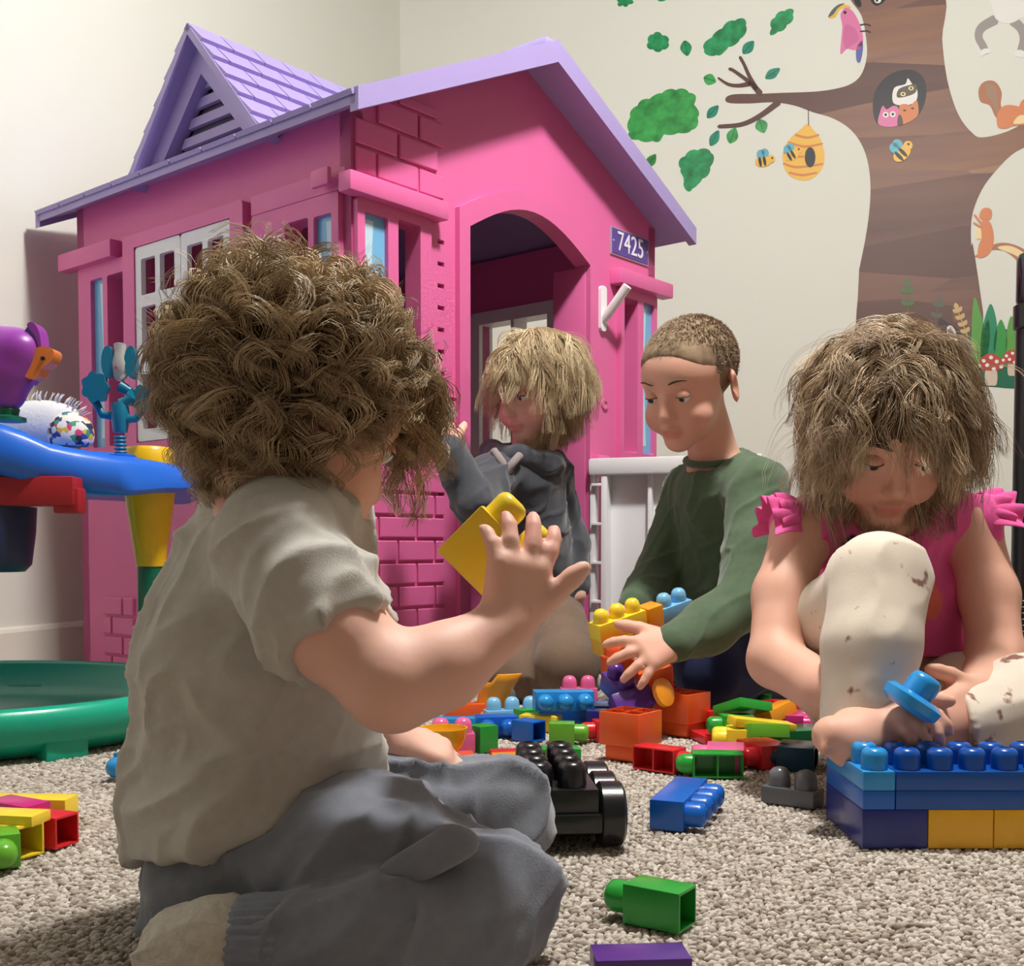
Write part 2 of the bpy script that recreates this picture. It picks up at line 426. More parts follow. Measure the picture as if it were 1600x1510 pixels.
# bark with soft horizontal boards of brown
m_bark = bpy.data.materials.new('vinyl_bark'); m_bark.use_nodes = True; nt = m_bark.node_tree; b = nt.nodes['Principled BSDF']
b.inputs['Roughness'].default_value = .5
tc = nt.nodes.new('ShaderNodeTexCoord'); mp = nt.nodes.new('ShaderNodeMapping'); mp.inputs['Scale'].default_value = (.9, .9, 9); mp.inputs['Rotation'].default_value = (.05, .14, 0)
nz = nt.nodes.new('ShaderNodeTexNoise'); nz.inputs['Scale'].default_value = 1.1; nz.inputs['Detail'].default_value = 3
vr = nt.nodes.new('ShaderNodeTexVoronoi'); vr.feature = 'F1'; vr.inputs['Scale'].default_value = 1.0
mx = nt.nodes.new('ShaderNodeMath'); mx.operation = 'ADD'
cr = nt.nodes.new('ShaderNodeValToRGB'); E = cr.color_ramp.elements
E[0].position = .3; E[0].color = srgb(98, 66, 58); E[1].position = .95; E[1].color = srgb(168, 126, 94)
for p_, c_ in ((.45, (126, 88, 75)), (.6, (110, 78, 70)), (.72, (146, 104, 80)), (.82, (128, 92, 80))): q = E.new(p_); q.color = srgb(*c_)
sp = nt.nodes.new('ShaderNodeSeparateColor')
nt.links.new(tc.outputs['Object'], mp.inputs[0]); nt.links.new(mp.outputs[0], nz.inputs['Vector']); nt.links.new(mp.outputs[0], vr.inputs['Vector'])
nt.links.new(vr.outputs['Color'], sp.inputs[0])
ml = nt.nodes.new('ShaderNodeMath'); ml.operation = 'MULTIPLY_ADD'; ml.inputs[1].default_value = .75; nt.links.new(sp.outputs[0], ml.inputs[0])
n2 = nt.nodes.new('ShaderNodeMath'); n2.operation = 'MULTIPLY'; n2.inputs[1].default_value = .42; nt.links.new(nz.outputs[0], n2.inputs[0]); nt.links.new(n2.outputs[0], ml.inputs[2])
nt.links.new(ml.outputs[0], cr.inputs[0]); nt.links.new(cr.outputs[0], b.inputs['Base Color'])
trunk = z3([(950, -40), (985, 60), (1000, 130), (1005, 210), (985, 280), (945, 318), (880, 338), (800, 348), (690, 352), (590, 356), (500, 358), (470, 372), (482, 390), (560, 392), (650, 388), (730, 400), (800, 425), (870, 446), (930, 480), (975, 530), (1005, 600), (1018, 690), (1015, 790), (1000, 900), (978, 1010)]) + z4([(200, 200), (190, 400), (176, 600), (170, 1040), (1080, 1040), (1115, 600), (1098, 400), (1040, 20)]) + z3([(1400, 930), (1403, 820), (1440, 720), (1500, 640), (1570, 575), (1680, 520), (1680, 430), (1540, 497), (1440, 521), (1400, 500), (1360, 450), (1330, 380), (1305, 280), (1290, 150), (1280, -40)])
tr = tag(shape('tree_sticker', trunk, m_bark, 1), 'large brown patchwork tree trunk with a branch, printed on the back wall', 'sticker')
mdk = vinyl('dark_brown', 92, 62, 56)
line_shape('twig', z3([(600, 354), (575, 325), (545, 300), (500, 268), (485, 262)]), [5, 4, 3, 2.5, 2.5], mdk, 2, tr)
line_shape('twig', z3([(585, 335), (560, 290), (540, 245), (525, 218)]), [4, 3, 2.5, 2.5], mdk, 2, tr)
line_shape('twig', z3([(560, 318), (520, 325), (480, 320), (442, 296)]), [4, 3, 2.5, 1.5], mdk, 2, tr)
line_shape('twig', z3([(670, 388), (600, 440), (530, 472), (445, 480)]), [5, 4, 3.5, 3], mdk, 2, tr)
m_gr = mat('vinyl_foliage', srgb(40, 138, 84), .35, .5, noise=1.2, nscale=30)
m_gr2 = mat('vinyl_foliage_light', srgb(56, 150, 74), .35, .5, noise=1.2, nscale=26)
m_gr3 = mat('vinyl_foliage_teal', srgb(32, 140, 112), .35, .5, noise=.8, nscale=40)
def lobed(px, n=4, size=9.0):
    c = spline(px, 10); L = [0]
    for i in range(len(c)): L.append(L[-1] + math.dist(c[i], c[(i + 1) % len(c)]))
    k = max(6, round(L[-1] / (size * 2.6))); cx = sum(p[0] for p in c) / len(c); cy = sum(p[1] for p in c) / len(c); o = []
    for i, p in enumerate(c):
        b_ = abs(math.sin(math.pi * k * L[i] / L[-1])) ** .7 - .6; d = math.hypot(p[0] - cx, p[1] - cy) + 1e-6
        o.append((p[0] + (p[0] - cx) / d * b_ * size * .42, p[1] + (p[1] - cy) / d * b_ * size * .42))
    return o
def clump(px, m, label): return tag(shape('foliage_sticker', lobed(px), m, 1, None, 0), label, 'sticker', 'foliage stickers round the painted branch')
def lobes(cx, cy, rx, ry, rot, n=9, amp=.09, s=0):
    o = []
    for i in range(n * 4):
        t = 2 * math.pi * i / (n * 4); q = 1 + amp * (abs(math.sin(n * t / 2 + s)) - .5) * 2
        x, y = rx * q * math.cos(t), ry * q * math.sin(t); c, s_ = math.cos(R_(rot)), math.sin(R_(rot)); o.append((cx + x * c - y * s_, cy + x * s_ + y * c))
    return o
clump(z3([(100, 500), (110, 430), (150, 385), (200, 365), (240, 345), (300, 338), (350, 360), (355, 400), (368, 440), (350, 490), (300, 505), (240, 512), (215, 535), (160, 535), (115, 525)]), m_gr2, 'largest green foliage cloud sticker, left of the painted branch beside the roof')
clump(z3([(295, 640), (300, 605), (335, 575), (380, 565), (420, 580), (418, 625), (395, 670), (365, 695), (335, 725), (310, 700), (312, 670)]), m_gr, 'tall green foliage cloud sticker nearest the roof slope, below the largest cloud')
clump(z3([(385, 190), (395, 160), (440, 120), (480, 85), (530, 72), (550, 95), (535, 140), (500, 170), (470, 190), (440, 212), (400, 205)]), m_gr, 'slanting green foliage cloud sticker above the forked twig')
clump(z3([(640, 110), (650, 70), (690, 40), (725, 40), (722, 75), (695, 105), (665, 125), (642, 130)]), m_gr, 'small slanting green foliage cloud sticker nearest the pink bird')
clump(z3([(173, 160), (190, 130), (215, 125), (245, 140), (256, 165), (235, 190), (205, 193), (180, 182)]), m_gr, 'small round green foliage cloud sticker, topmost left of the roof peak side')
clump(z3([(60, 10), (70, -10), (110, -12), (118, 8), (95, 22), (70, 22)]), m_gr, 'green foliage cloud sticker cut off by the top edge of the photo')
def leaf(cx, cy, l, w, rot, m, label):
    p = [(-l, 0), (-l * .55, -w * .75), (0, -w), (l * .6, -w * .6), (l, 0), (l * .6, w * .6), (0, w), (-l * .55, w * .75)]
    c, s = math.cos(R_(rot)), math.sin(R_(rot))
    q = z3([(cx + a * c - b_ * s, cy + a * s + b_ * c) for a, b_ in p])
    o = shape('leaf_sticker', q, m, 1, None, 3); tag(o, label, 'sticker', 'leaf stickers round the painted branch')
    v1 = z3([(cx - l * .9 * c, cy - l * .9 * s), (cx + l * .9 * c, cy + l * .9 * s)])
    line_shape('leaf_vein', v1, [.7, .4], mat('vinyl_vein', srgb(24, 96, 70), .4), 2, o)
for a in ((320, 183, 30, 22, 80, m_gr, 'leaf sticker between the two upper foliage clouds'), (556, 180, 32, 20, -50, m_gr3, 'teal leaf sticker right of the slanting foliage cloud'), (648, 279, 34, 18, -35, m_gr3, 'teal leaf sticker below the pink bird, right of the forked twig'),
          (410, 302, 25, 22, 20, m_gr2, 'round leaf sticker on the left tip of the forked twig'), (421, 424, 32, 18, -48, m_gr3, 'teal leaf sticker just left of the branch end'), (428, 524, 34, 18, -62, m_gr3, 'teal leaf sticker hanging from the lower twig tip'),
          (496, 514, 32, 22, -70, m_gr2, 'light green leaf sticker second from the lower twig tip'), (606, 478, 28, 24, 70, m_gr2, 'round leaf sticker under the branch nearest the beehive'), (188, 609, 30, 18, -55, m_gr2, 'pale green leaf sticker nearest the roof edge, below the largest cloud'), (225, -4, 20, 10, 10, m_gr, 'leaf sticker cut off by the top of the photo')):
    leaf(*a)
# bird
bd = empty('bird_sticker', w3(*w2(*z3([(945, 110)])[0]), 0), 0, 'pink bird sticker with striped crest and blue tail beside the trunk', 'sticker')
def under(o, root):
    bpy.context.view_layer.update(); o.parent = root; o.matrix_parent_inverse = root.matrix_world.inverted() if False else Matrix.Translation(-Vector(root.location)); return o
BW = vinyl('black', 34, 30, 34); WHT = vinyl('white', 236, 234, 228); PNK = vinyl('pink', 222, 120, 168); YEL = vinyl('yellow', 236, 186, 70); BLU = vinyl('blue', 92, 96, 168)
SKY = vinyl('sky', 98, 176, 196); ORG = vinyl('orange', 214, 128, 76); CRM = vinyl('cream', 238, 214, 160); GRY = vinyl('grey', 158, 150, 146)
under(shape('body', z3([(905, 55), (925, 30), (950, 42), (975, 85), (990, 140), (985, 180), (955, 190), (930, 185), (905, 205), (908, 150), (912, 100)]), PNK, 2), bd)
under(shape('wing', z3([(925, 95), (960, 110), (975, 150), (950, 170), (925, 185), (915, 140)]), vinyl('pink_dark', 206, 104, 156), 3), bd)
under(shape('tail', z3([(965, 185), (985, 155), (990, 185), (980, 235), (966, 230)]), BLU, 2), bd)
under(shape('crest', z3([(860, 68), (880, 35), (905, 15), (945, 28), (905, 35), (885, 65)]), YEL, 2), bd)
under(shape('crest_stripe', z3([(858, 66), (872, 40), (895, 20), (920, 14), (895, 32), (878, 55)]), vinyl('slate', 84, 100, 100), 3), bd)
under(shape('eye', z3(oval(922, 48, 6, 6)), BW, 3), bd)
for yy in (95, 120): under(line_shape('foot', z3([(980, yy), (1005, yy - 2), (1018, yy + 4)]), [1, 1, 1], BW, 3), bd)
# tree hollow with three animals
hl = tag(shape('hollow_sticker', z3([(1028, 420), (1035, 350), (1075, 295), (1130, 268), (1190, 270), (1225, 310), (1228, 370), (1205, 430), (1150, 465), (1090, 480), (1045, 470)]), BW, 2), 'dark tree hollow sticker with a masked animal and two small owls inside', 'sticker')
shape('masked_animal', z3([(1105, 390), (1108, 335), (1150, 320), (1160, 298), (1180, 325), (1196, 345), (1190, 385), (1150, 400)]), WHT, 3, hl)
shape('mask_patch', z3([(1120, 370), (1125, 340), (1160, 325), (1190, 322), (1190, 350), (1160, 365)]), vinyl('olive', 92, 84, 62), 4, hl)
for c_ in ((1142, 358), (1172, 336)): shape('eye', z3(oval(*c_, 10, 8)), CRM, 5, hl); shape('pupil', z3(oval(*c_, 4, 4)), BW, 6, hl)
shape('pink_owl', z3([(1048, 470), (1055, 425), (1066, 402), (1080, 415), (1105, 402), (1124, 412), (1126, 470), (1090, 482)]), PNK, 3, hl)
for c_ in ((1076, 436), (1103, 434)): shape('eye', z3(oval(*c_, 11, 11)), WHT, 4, hl); shape('pupil', z3(oval(*c_, 5, 5)), BW, 5, hl)
shape('orange_owl', z3([(1126, 465), (1128, 405), (1150, 395), (1170, 400), (1194, 382), (1200, 430), (1180, 455), (1145, 472)]), ORG, 4, hl)
for c_ in ((1148, 420), (1178, 412)): shape('eye', z3(oval(*c_, 6, 3)), BW, 5, hl)
shape('brown_owl_wing', z3([(1120, 470), (1124, 440), (1135, 440), (1142, 470), (1130, 476)]), mdk, 5, hl)
# beehive
hv = tag(shape('beehive_sticker', z3([(785, 472), (800, 490), (830, 530), (845, 590), (835, 640), (800, 675), (760, 685), (715, 668), (690, 630), (688, 575), (715, 525), (755, 490), (770, 475)]), YEL, 2), 'yellow banded beehive sticker hanging below the branch', 'sticker')
line_shape('cord', z3([(783, 410), (784, 475)]), [.7, .7], mdk, 3, hv)
shape('entrance', z3(oval(790, 597, 20, 38)), BW, 4, hv)
for q in ([(735, 512), (780, 522), (822, 512)], [(708, 540), (770, 556), (836, 545)], [(692, 580), (730, 592), (765, 594)], [(690, 620), (740, 634), (838, 622)], [(712, 655), (760, 664), (815, 655)]):
    line_shape('band', z3(q), [1.6, 1.8, 1.4], ORG, 3, hv)
def bee(cx, cy, s, rot, label):
    t = lambda l: z3([(cx + s * (x * math.cos(R_(rot)) - y * math.sin(R_(rot))), cy + s * (x * math.sin(R_(rot)) + y * math.cos(R_(rot)))) for x, y in l])
    bo = tag(shape('bee_sticker', t(oval(0, 0, 34, 22)), YEL, 5), label, 'sticker', 'bee stickers near the beehive')
    for x in (-14, 4): shape('stripe', t(oval(x, 0, 6, 20)), BW, 6, bo)
    shape('head', t(oval(32, -4, 15, 15)), YEL, 6, bo); shape('wing', t(oval(-6, -30, 16, 18, 30)), SKY, 6, bo); shape('wing', t(oval(12, -32, 14, 17, -20)), SKY, 6, bo)
    shape('eye', t(oval(36, -6, 4, 4)), BW, 7, bo)
bee(614, 612, .95, -10, 'bee sticker on the bare wall left of the beehive')
bee(722, 588, .9, -30, 'bee sticker flying in front of the beehive')
bee(1138, 582, 1.15, -45, 'bee sticker on the trunk below the hollow')
# monkey seen by its body and legs at the top edge
mk_ = tag(shape('monkey_sticker', z3([(1480, -30), (1485, 50), (1500, 78), (1540, 90), (1580, 75), (1610, 50), (1640, -30)]), WHT, 2), 'white bodied monkey sticker with long grey legs at the top right', 'sticker')
line_shape('leg', z3([(1490, 75), (1440, 105), (1428, 140), (1445, 175), (1455, 195)]), [8, 7, 6, 6, 5], GRY, 1, mk_)
line_shape('leg', z3([(1560, 80), (1590, 110), (1598, 150), (1585, 195)]), [8, 7, 6, 5], GRY, 1, mk_)
shape('foot', z3([(1435, 215), (1440, 190), (1465, 185), (1475, 200), (1455, 205)]), WHT, 3, mk_); shape('foot', z3([(1562, 205), (1575, 190), (1598, 195), (1596, 218), (1570, 215)]), WHT, 3, mk_)
tp = tag(shape('animal_sticker', z3([(1018, -20), (1022, 8), (1040, 22), (1062, 14), (1078, -4), (1080, -20)]), BW, 2), 'dark animal face sticker cut off by the top edge, on the trunk', 'sticker')
shape('eye', z3(oval(1046, 2, 13, 11)), WHT, 3, tp); shape('pupil', z3(oval(1043, 3, 5, 5)), BW, 4, tp)
tag(shape('knot_sticker', z3([(950, -20), (958, 10), (972, 28), (984, 22), (980, 0), (968, -20)]), BW, 2), 'small dark patch sticker at the top left edge of the trunk', 'sticker')
# squirrels
def squirrel(tail, inner, body, head, belly, label, feet=()):
    s = tag(shape('squirrel_sticker', z3(body), ORG, 3), label, 'sticker')
    shape('tail', z3(tail), vinyl('tail_brown', 176, 112, 78), 2, s); shape('tail_stripe', z3(inner), CRM if 'lower' in label else vinyl('tail_tan', 160, 126, 98), 3, s)
    shape('head', z3(head), ORG, 4, s); shape('belly', z3(belly), CRM, 4, s)
    for q in feet: line_shape('paw', z3(q), [2, 1.4], ORG, 4, s)
squirrel([(1520, 470), (1490, 440), (1470, 400), (1435, 385), (1428, 340), (1450, 310), (1490, 310), (1515, 350), (1512, 400), (1530, 430)], [(1500, 430), (1480, 390), (1460, 360), (1455, 320), (1490, 330), (1500, 370)], [(1500, 480), (1500, 430), (1530, 400), (1580, 405), (1620, 430), (1620, 470), (1560, 478), (1530, 488)], [(1580, 420), (1590, 385), (1615, 375), (1630, 410), (1610, 430)], [(1560, 470), (1580, 440), (1610, 440), (1610, 465)], 'brown squirrel sticker with a raised bushy tail on the right branch')
squirrel([(1470, 945), (1490, 925), (1540, 922), (1600, 945), (1640, 990), (1640, 1060), (1590, 1010), (1560, 975), (1520, 950)], [(1500, 940), (1545, 932), (1600, 960), (1620, 1010), (1570, 970)], [(1425, 975), (1428, 930), (1440, 900), (1435, 860), (1450, 830), (1475, 850), (1486, 900), (1478, 945), (1455, 972)], [(1430, 822), (1440, 795), (1460, 788), (1478, 800), (1475, 828), (1450, 835)], [(1418, 905), (1420, 865), (1434, 858), (1438, 900)], 'lower orange squirrel sticker climbing the right side of the trunk', [[(1440, 850), (1412, 815)], [(1440, 865), (1410, 845)], [(1432, 965), (1416, 972)]])
# undergrowth at the foot of the tree
LG, DG, MG = vinyl('grass_light', 92, 158, 66), vinyl('grass_dark', 18, 104, 74), vinyl('grass_mid', 52, 150, 66)
gr = tag(shape('grass_sticker', z4([(1000, 860), (1010, 700), (1060, 640), (1320, 640), (1420, 700), (1430, 1040), (1180, 1060), (1060, 1040), (1010, 960)]), DG, 2), 'broad green grass blade sticker clump at the right foot of the tree', 'sticker')
for pts_, m_ in (([(1035, 880), (1030, 600), (1050, 400), (1090, 500), (1120, 620), (1110, 760), (1090, 900)], LG), ([(1100, 860), (1105, 650), (1165, 450), (1210, 560), (1215, 700), (1190, 830)], vinyl('grass_teal', 22, 136, 96)), ([(1200, 830), (1195, 700), (1243, 565), (1285, 660), (1290, 760), (1260, 850)], MG), ([(1290, 840), (1285, 680), (1320, 540), (1370, 640), (1380, 800)], LG), ([(1105, 850), (1108, 700), (1150, 560), (1165, 700), (1140, 830)], MG)):
    shape('blade', z4(pts_), m_, 3, gr)
RED = vinyl('red', 190, 70, 54)
def shroom(cx, cy, s, label):
    t = lambda l: z4([(cx + x * s, cy + y * s) for x, y in l])
    o = tag(shape('mushroom_sticker', t([(-95, 30), (-80, -30), (-30, -70), (30, -68), (80, -25), (95, 30), (40, 50), (-40, 50)]), RED, 5), label, 'sticker')
    shape('stem', t([(-40, 150), (-38, 40), (38, 40), (42, 150), (0, 162)]), vinyl('stem', 216, 196, 178), 4, o)
    for x, y in ((-55, -20), (0, -45), (42, -15), (-28, 12), (75, 22), (-85, 18), (20, 38)): shape('spot', t(oval(x, y, 15, 14)), WHT, 6, o)
shroom(1172, 890, 1, 'red white-spotted mushroom sticker in front of the grass blades')
shroom(1330, 850, .8, 'second red mushroom sticker half behind the black post')
hole = tag(shape('burrow_sticker', z4([(780, 590), (860, 592), (930, 640), (990, 730), (1010, 850), (1000, 960), (960, 1010), (780, 1000)]), vinyl('burrow', 66, 48, 46), 2), 'dark burrow sticker with a pale rabbit at the foot of the trunk', 'sticker')
shape('ear', z4([(845, 640), (870, 608), (905, 640), (930, 740), (925, 800), (880, 760)]), WHT, 3, hole); shape('rabbit', z4([(880, 760), (930, 780), (985, 840), (1000, 980), (975, 998), (950, 930), (900, 960), (850, 900)]), WHT, 4, hole); shape('inner_ear', z4([(855, 650), (872, 625), (895, 655), (900, 695), (865, 690)]), GRY, 4, hole)
def sprig(base, top, n, w, m, label):
    b0 = np.array(z4([base])[0]); t0 = np.array(z4([top])[0]); d = t0 - b0; L = np.linalg.norm(d); d /= L; nn = np.array([-d[1], d[0]])
    s = tag(line_shape('sprig_sticker', [tuple(b0), tuple((b0 + t0) / 2), tuple(t0)], [.8, .8, .5], m, 2), label, 'sticker', 'sprig stickers on the lower trunk')
    for i in range(n):
        c = b0 + d * L * (i + .6) / n
        for sd in (-1, 1):
            q = c + (d * .6 + nn * sd * .7) * w; a = q - c; p = np.array([-a[1], a[0]]) * .35
            shape('leaf', [tuple(c), tuple(c + a * .5 + p), tuple(q), tuple(c + a * .5 - p)], m, 3, s, 3)
    a = d * w; p = nn * w * .35; shape('leaf', [tuple(t0), tuple(t0 + a * .5 + p), tuple(t0 + a), tuple(t0 + a * .5 - p)], m, 3, s, 3)
sprig((560, 520), (556, 330), 2, 15, vinyl('sprig_green', 84, 108, 62), 'green leafy sprig sticker on the trunk left of the other sprigs')
sprig((760, 600), (785, 440), 2, 13, vinyl('sprig_grey', 96, 98, 84), 'grey green sprig sticker in the middle of the lower trunk')
sprig((1000, 690), (925, 490), 4, 11, vinyl('sprig_cream', 206, 176, 120), 'cream sprig sticker next to the green grass blades')

# black post with ribs at the right edge
M_blk = mat('black_plastic', srgb(24, 25, 28), .3, .5, noise=.1)
pb = P(1598, 900, 1.75)
post = empty('post', (pb[0] + .005, 1.75, 0), 0, 'tall black capped post at the right edge of the photo', 'post')
lathe('shaft', [(.022, -.003), (.022, .62)], M_blk, post, n=20)
lathe('collar', [(.022, .615), (.026, .618), (.026, .652), (.022, .655)], M_blk, post, n=20)
lathe('cap', [(.019, .65), (.0225, .66), (.0225, .722), (.019, .731), (.01, .734)], mat('black_gloss', srgb(26, 27, 31), .16, .6), post, n=20)
lathe('base', [(.05, -.003), (.05, .006), (.026, .014), (.022, .03)], M_blk, post, n=24)
for i in range(9): lathe('rib', [(.0222, 0), (.0238, .002), (.0238, .004), (.0222, .006)], M_blk, post, (0, 0, .115 + i * .0095), n=20)
lathe('rivet', [(.003, 0), (.003, .003), (.001, .004)], mat('steel', srgb(190, 190, 195), .3, .5, metal=.8), post, (-.012, -.022, .66), (math.pi / 2, 0, 0), n=8)
# ------------------------------------------------------------------ the playhouse
HN = np.array([-.2764, 1.952]); HU = np.array([.6424, .7663]); HW, HD = .957, .907
HYAW = math.atan2(HU[1], HU[0]); EZ, RZ = 1.03, 1.285
M_pink = plastic('pink_plastic', 222, 106, 163, .42); M_wpl = plastic('white_plastic', 236, 236, 238, .38)
M_lav = plastic('lavender_plastic', 164, 149, 202, .42); M_glz = mat('printed_glass', srgb(118, 184, 226), .12, .6)
M_glz2 = mat('printed_glare', srgb(196, 224, 240), .12, .6); M_pur = mat('sign_purple', srgb(92, 72, 150), .35, .5); M_sil = mat('sign_edge', srgb(168, 150, 170), .35, .5)
H = empty('playhouse', (HN[0], HN[1], -.003), HYAW, 'pink plastic playhouse with a lavender shingled roof, arched door and white half door', 'playhouse')
FR = lambda a, b, t: (a, -t, b)            # front face: t is outward
LF = lambda a, b, t: (-t, a, b)            # left face
BK = lambda a, b, t: (a, HD + t, b)
RT = lambda a, b, t: (HW + t, a, b)
roofz = lambda x: EZ - .02 + (RZ - EZ - .015) * (1 - abs(x - HW / 2) / (HW / 2 + .055))
arch = [(.292 + .39 * i / 16, .895 + .07 * math.sin(math.pi * i / 16)) for i in range(17)]
front_out = [(0, 0), (.292, 0)] + arch + [(.682, 0), (HW, 0), (HW, roofz(HW)), (HW / 2, roofz(HW / 2)), (0, roofz(0))]
fh = [rrect(.101, .50, .157, .865, .006), rrect(.814, .50, .868, .85, .006)]
for i in range(7): fh.append(rect(.214, .849 - i * .0407, .232, .857 - i * .0407))
for i in range(5): fh.append(rect(.214, .543 - i * .0407, .232, .551 - i * .0407))
front = prism('front_wall', front_out, fh, FR, -.028, 0, M_pink, H)
left_h = [rrect(.10, .50, .165, .865, .006), rrect(.700, .50, .765, .865, .006), rect(.306, .512, .66, .894)]
left = prism('side_wall', [(0, 0), (HD, 0), (HD, roofz(0)), (0, roofz(0))], left_h, LF, -.028, 0, M_pink, H)
prism('side_wall', [(0, 0), (HD, 0), (HD, roofz(HW)), (0, roofz(HW))], [rect(.29, .52, .52, .87)], RT, -.028, 0, M_pink, H)
back = prism('back_wall', [(0, 0), (HW, 0), (HW, roofz(HW)), (HW / 2, roofz(HW / 2)), (0, roofz(0))], [rect(.30, .47, .64, .74)], BK, -.028, 0, M_pink, H)
bw = prism('back_window_frame', rrect(.27, .44, .67, .77, .01), [rect(.31, .48, .463, .73), rect(.477, .48, .63, .73)], BK, -.045, .012, M_wpl, H)
prism('side_window_frame', rrect(.262, .492, .55, .90, .01), [rect(.292, .522, .401, .868), rect(.411, .522, .52, .868)], RT, -.042, .012, M_wpl, H)
# corner posts: a small chamfer where the walls meet
def fbox(name, wall, a0, b0, a1, b1, t0, t1, m, parent=None, bev=.003):
    """raised bar on a wall, bevelled"""
    p = [Vector(wall(a, b, t)) for a in (a0, a1) for b in (b0, b1) for t in (t0, t1)]
    lo = [min(q[i] for q in p) for i in range(3)]; hi = [max(q[i] for q in p) for i in range(3)]
    return box(name, lo, hi, m, parent or H, bev)
# bricks standing proud of the walls
brick_cache = {}
def brick(wall, parent, a0, b0, a1, b1, t=.006):
    if a1 - a0 < .012: return
    key = (wall is FR, round(a1 - a0, 3), round(b1 - b0, 3))
    if key not in brick_cache:
        p = [Vector(wall(a, b, tt)) - Vector(wall((a0 + a1) / 2, (b0 + b1) / 2, 0)) for a in (a0, a1) for b in (b0, b1) for tt in (-.001, t)]
        lo = [min(q[i] for q in p) for i in range(3)]; hi = [max(q[i] for q in p) for i in range(3)]
        brick_cache[key] = bm_mesh('brick', box_bm(lo, hi, .0018, 1), M_pink)
    link('brick', brick_cache[key], parent, wall((a0 + a1) / 2, (b0 + b1) / 2, 0))
def courses(wall, parent, a0, a1, z0, n, bh, bl, g=.006, odd=0, top=None):
    for r in range(n):
        z = z0 + r * (bh + g); x = a0 - (bl / 2 if (r + odd) % 2 else 0)
        while x < a1 - .012:
            l, rr = max(x, a0), min(x + bl - g, a1); zt = z + bh
            if top: zt = min(zt, top((l + rr) / 2) - .004)
            if rr - l > .015 and zt - z > .01: brick(wall, parent, l, z, rr, zt)
            x += bl
courses(FR, front, .012, .226, .006, 10, .036, .096)
courses(FR, front, .008, .226, .930, 5, .042, .104, .006, 1, lambda a: roofz(a) - .012)
courses(LF, left, .695, .815, .006, 4, .037, .088)
courses(LF, left, .012, .215, .006, 4, .037, .088)
# ledges, frames and printed windows
fbox('ledge', FR, -.03, .884, .212, .918, 0, .032, M_pink, bev=.004); fbox('ledge', FR, .772, .872, .99, .906, 0, .032, M_pink, bev=.004)
fbox('ledge', LF, -.0, .896, .262, .934, 0, .014, M_pink, bev=.004); fbox('ledge', LF, .722, .896, .94, .934, 0, .03, M_pink, bev=.004)
fbox('ledge_end', LF, .015, .90, .06, .93, .03, .04, M_pink)
def wframe(wall, a0, b0, a1, b1, holes, t=.012): return prism('window_surround', rrect(a0, b0, a1, b1, .006), [rrect(*h, .005) for h in holes], wall, -.001, t, M_pink, H)
wframe(FR, .004, .462, .186, .884, [(.021, .50, .076, .862), (.101, .50, .157, .866)])
wframe(FR, .80, .462, .95, .872, [(.814, .50, .868, .85), (.892, .50, .938, .85)])
wframe(LF, .02, .462, .262, .896, [(.038, .50, .085, .862), (.10, .50, .165, .865)])
wframe(LF, .69, .462, .885, .896, [(.700, .50, .765, .865), (.783, .50, .833, .865)])
def pane(wall, a0, b0, a1, b1):
    o = prism('window_pane', rect(a0, b0, a1, b1), [], wall, .0005, .0025, M_glz, H)
    w = a1 - a0; h = b1 - b0
    prism('glare_stripe', [(a0 + w * .05, b1 - .01), (a0 + w * .5, b1 - .01), (a0 + w * .32, b0 + h * .55), (a0 + w * .55, b0 + .02), (a0 + w * .25, b0 + .02), (a0 + w * .1, b0 + h * .5)], [], wall, .0025, .0032, M_glz2, o)
pane(FR, .021, .50, .076, .862); pane(FR, .892, .50, .938, .85); pane(LF, .038, .50, .085, .862); pane(LF, .783, .50, .833, .865)
prism('window_surround', rrect(.278, .46, .69, .93, .008), [rect(.318, .50, .647, .903)], LF, -.001, .02, M_pink, H)
def shutter(a0, a1):
    bars = []
    zs = [.515, .652, .79, .898]; mid = (a0 + a1) / 2
    hs = [rrect(x0, zs[i] + .012, x1, zs[i + 1] - (.012 if i < 2 else .022), .004) for i in range(3) for x0, x1 in ((a0 + .021, mid - .0085), (mid + .0085, a1 - .021))]
    bm = prism_bm(rrect(a0, .502, a1, .902, .008), hs, LF, .006, .017)
    link('shutter', bm_mesh('shutter', bm, M_wpl), H)
shutter(.320, .482); shutter(.484, .646)
# arched door surround
oa = [(.262 + .45 * i / 20, .925 + .078 * math.sin(math.pi * i / 20)) for i in range(21)]
prism('door_surround', [(.262, .0), (.292, .0)] + arch + [(.682, 0), (.712, 0)] + oa[::-1], [], FR, -.001, .012, M_pink, H)
fbox('door_jamb', FR, .284, .0, .296, .895, -.09, .0, M_pink); fbox('door_jamb', FR, .680, .0, .692, .895, -.09, .0, M_pink)
fbox('threshold', FR, .29, .0, .69, .03, -.03, .006, M_pink)
fbox('seam', FR, .236, .566, .262, .569, -.001, .0035, M_pink, bev=.001)
lathe('peg_hole', [(.011, 0), (.011, .003), (.007, .003), (.007, .0005)], M_pink, H, FR(.223, .582, 0), (math.pi / 2, 0, 0), n=16)
lathe('peg_hole', [(.012, 0), (.012, .004), (.007, .004), (.007, .0005)], M_pink, H, FR(.752, .602, 0), (math.pi / 2, 0, 0), n=16)
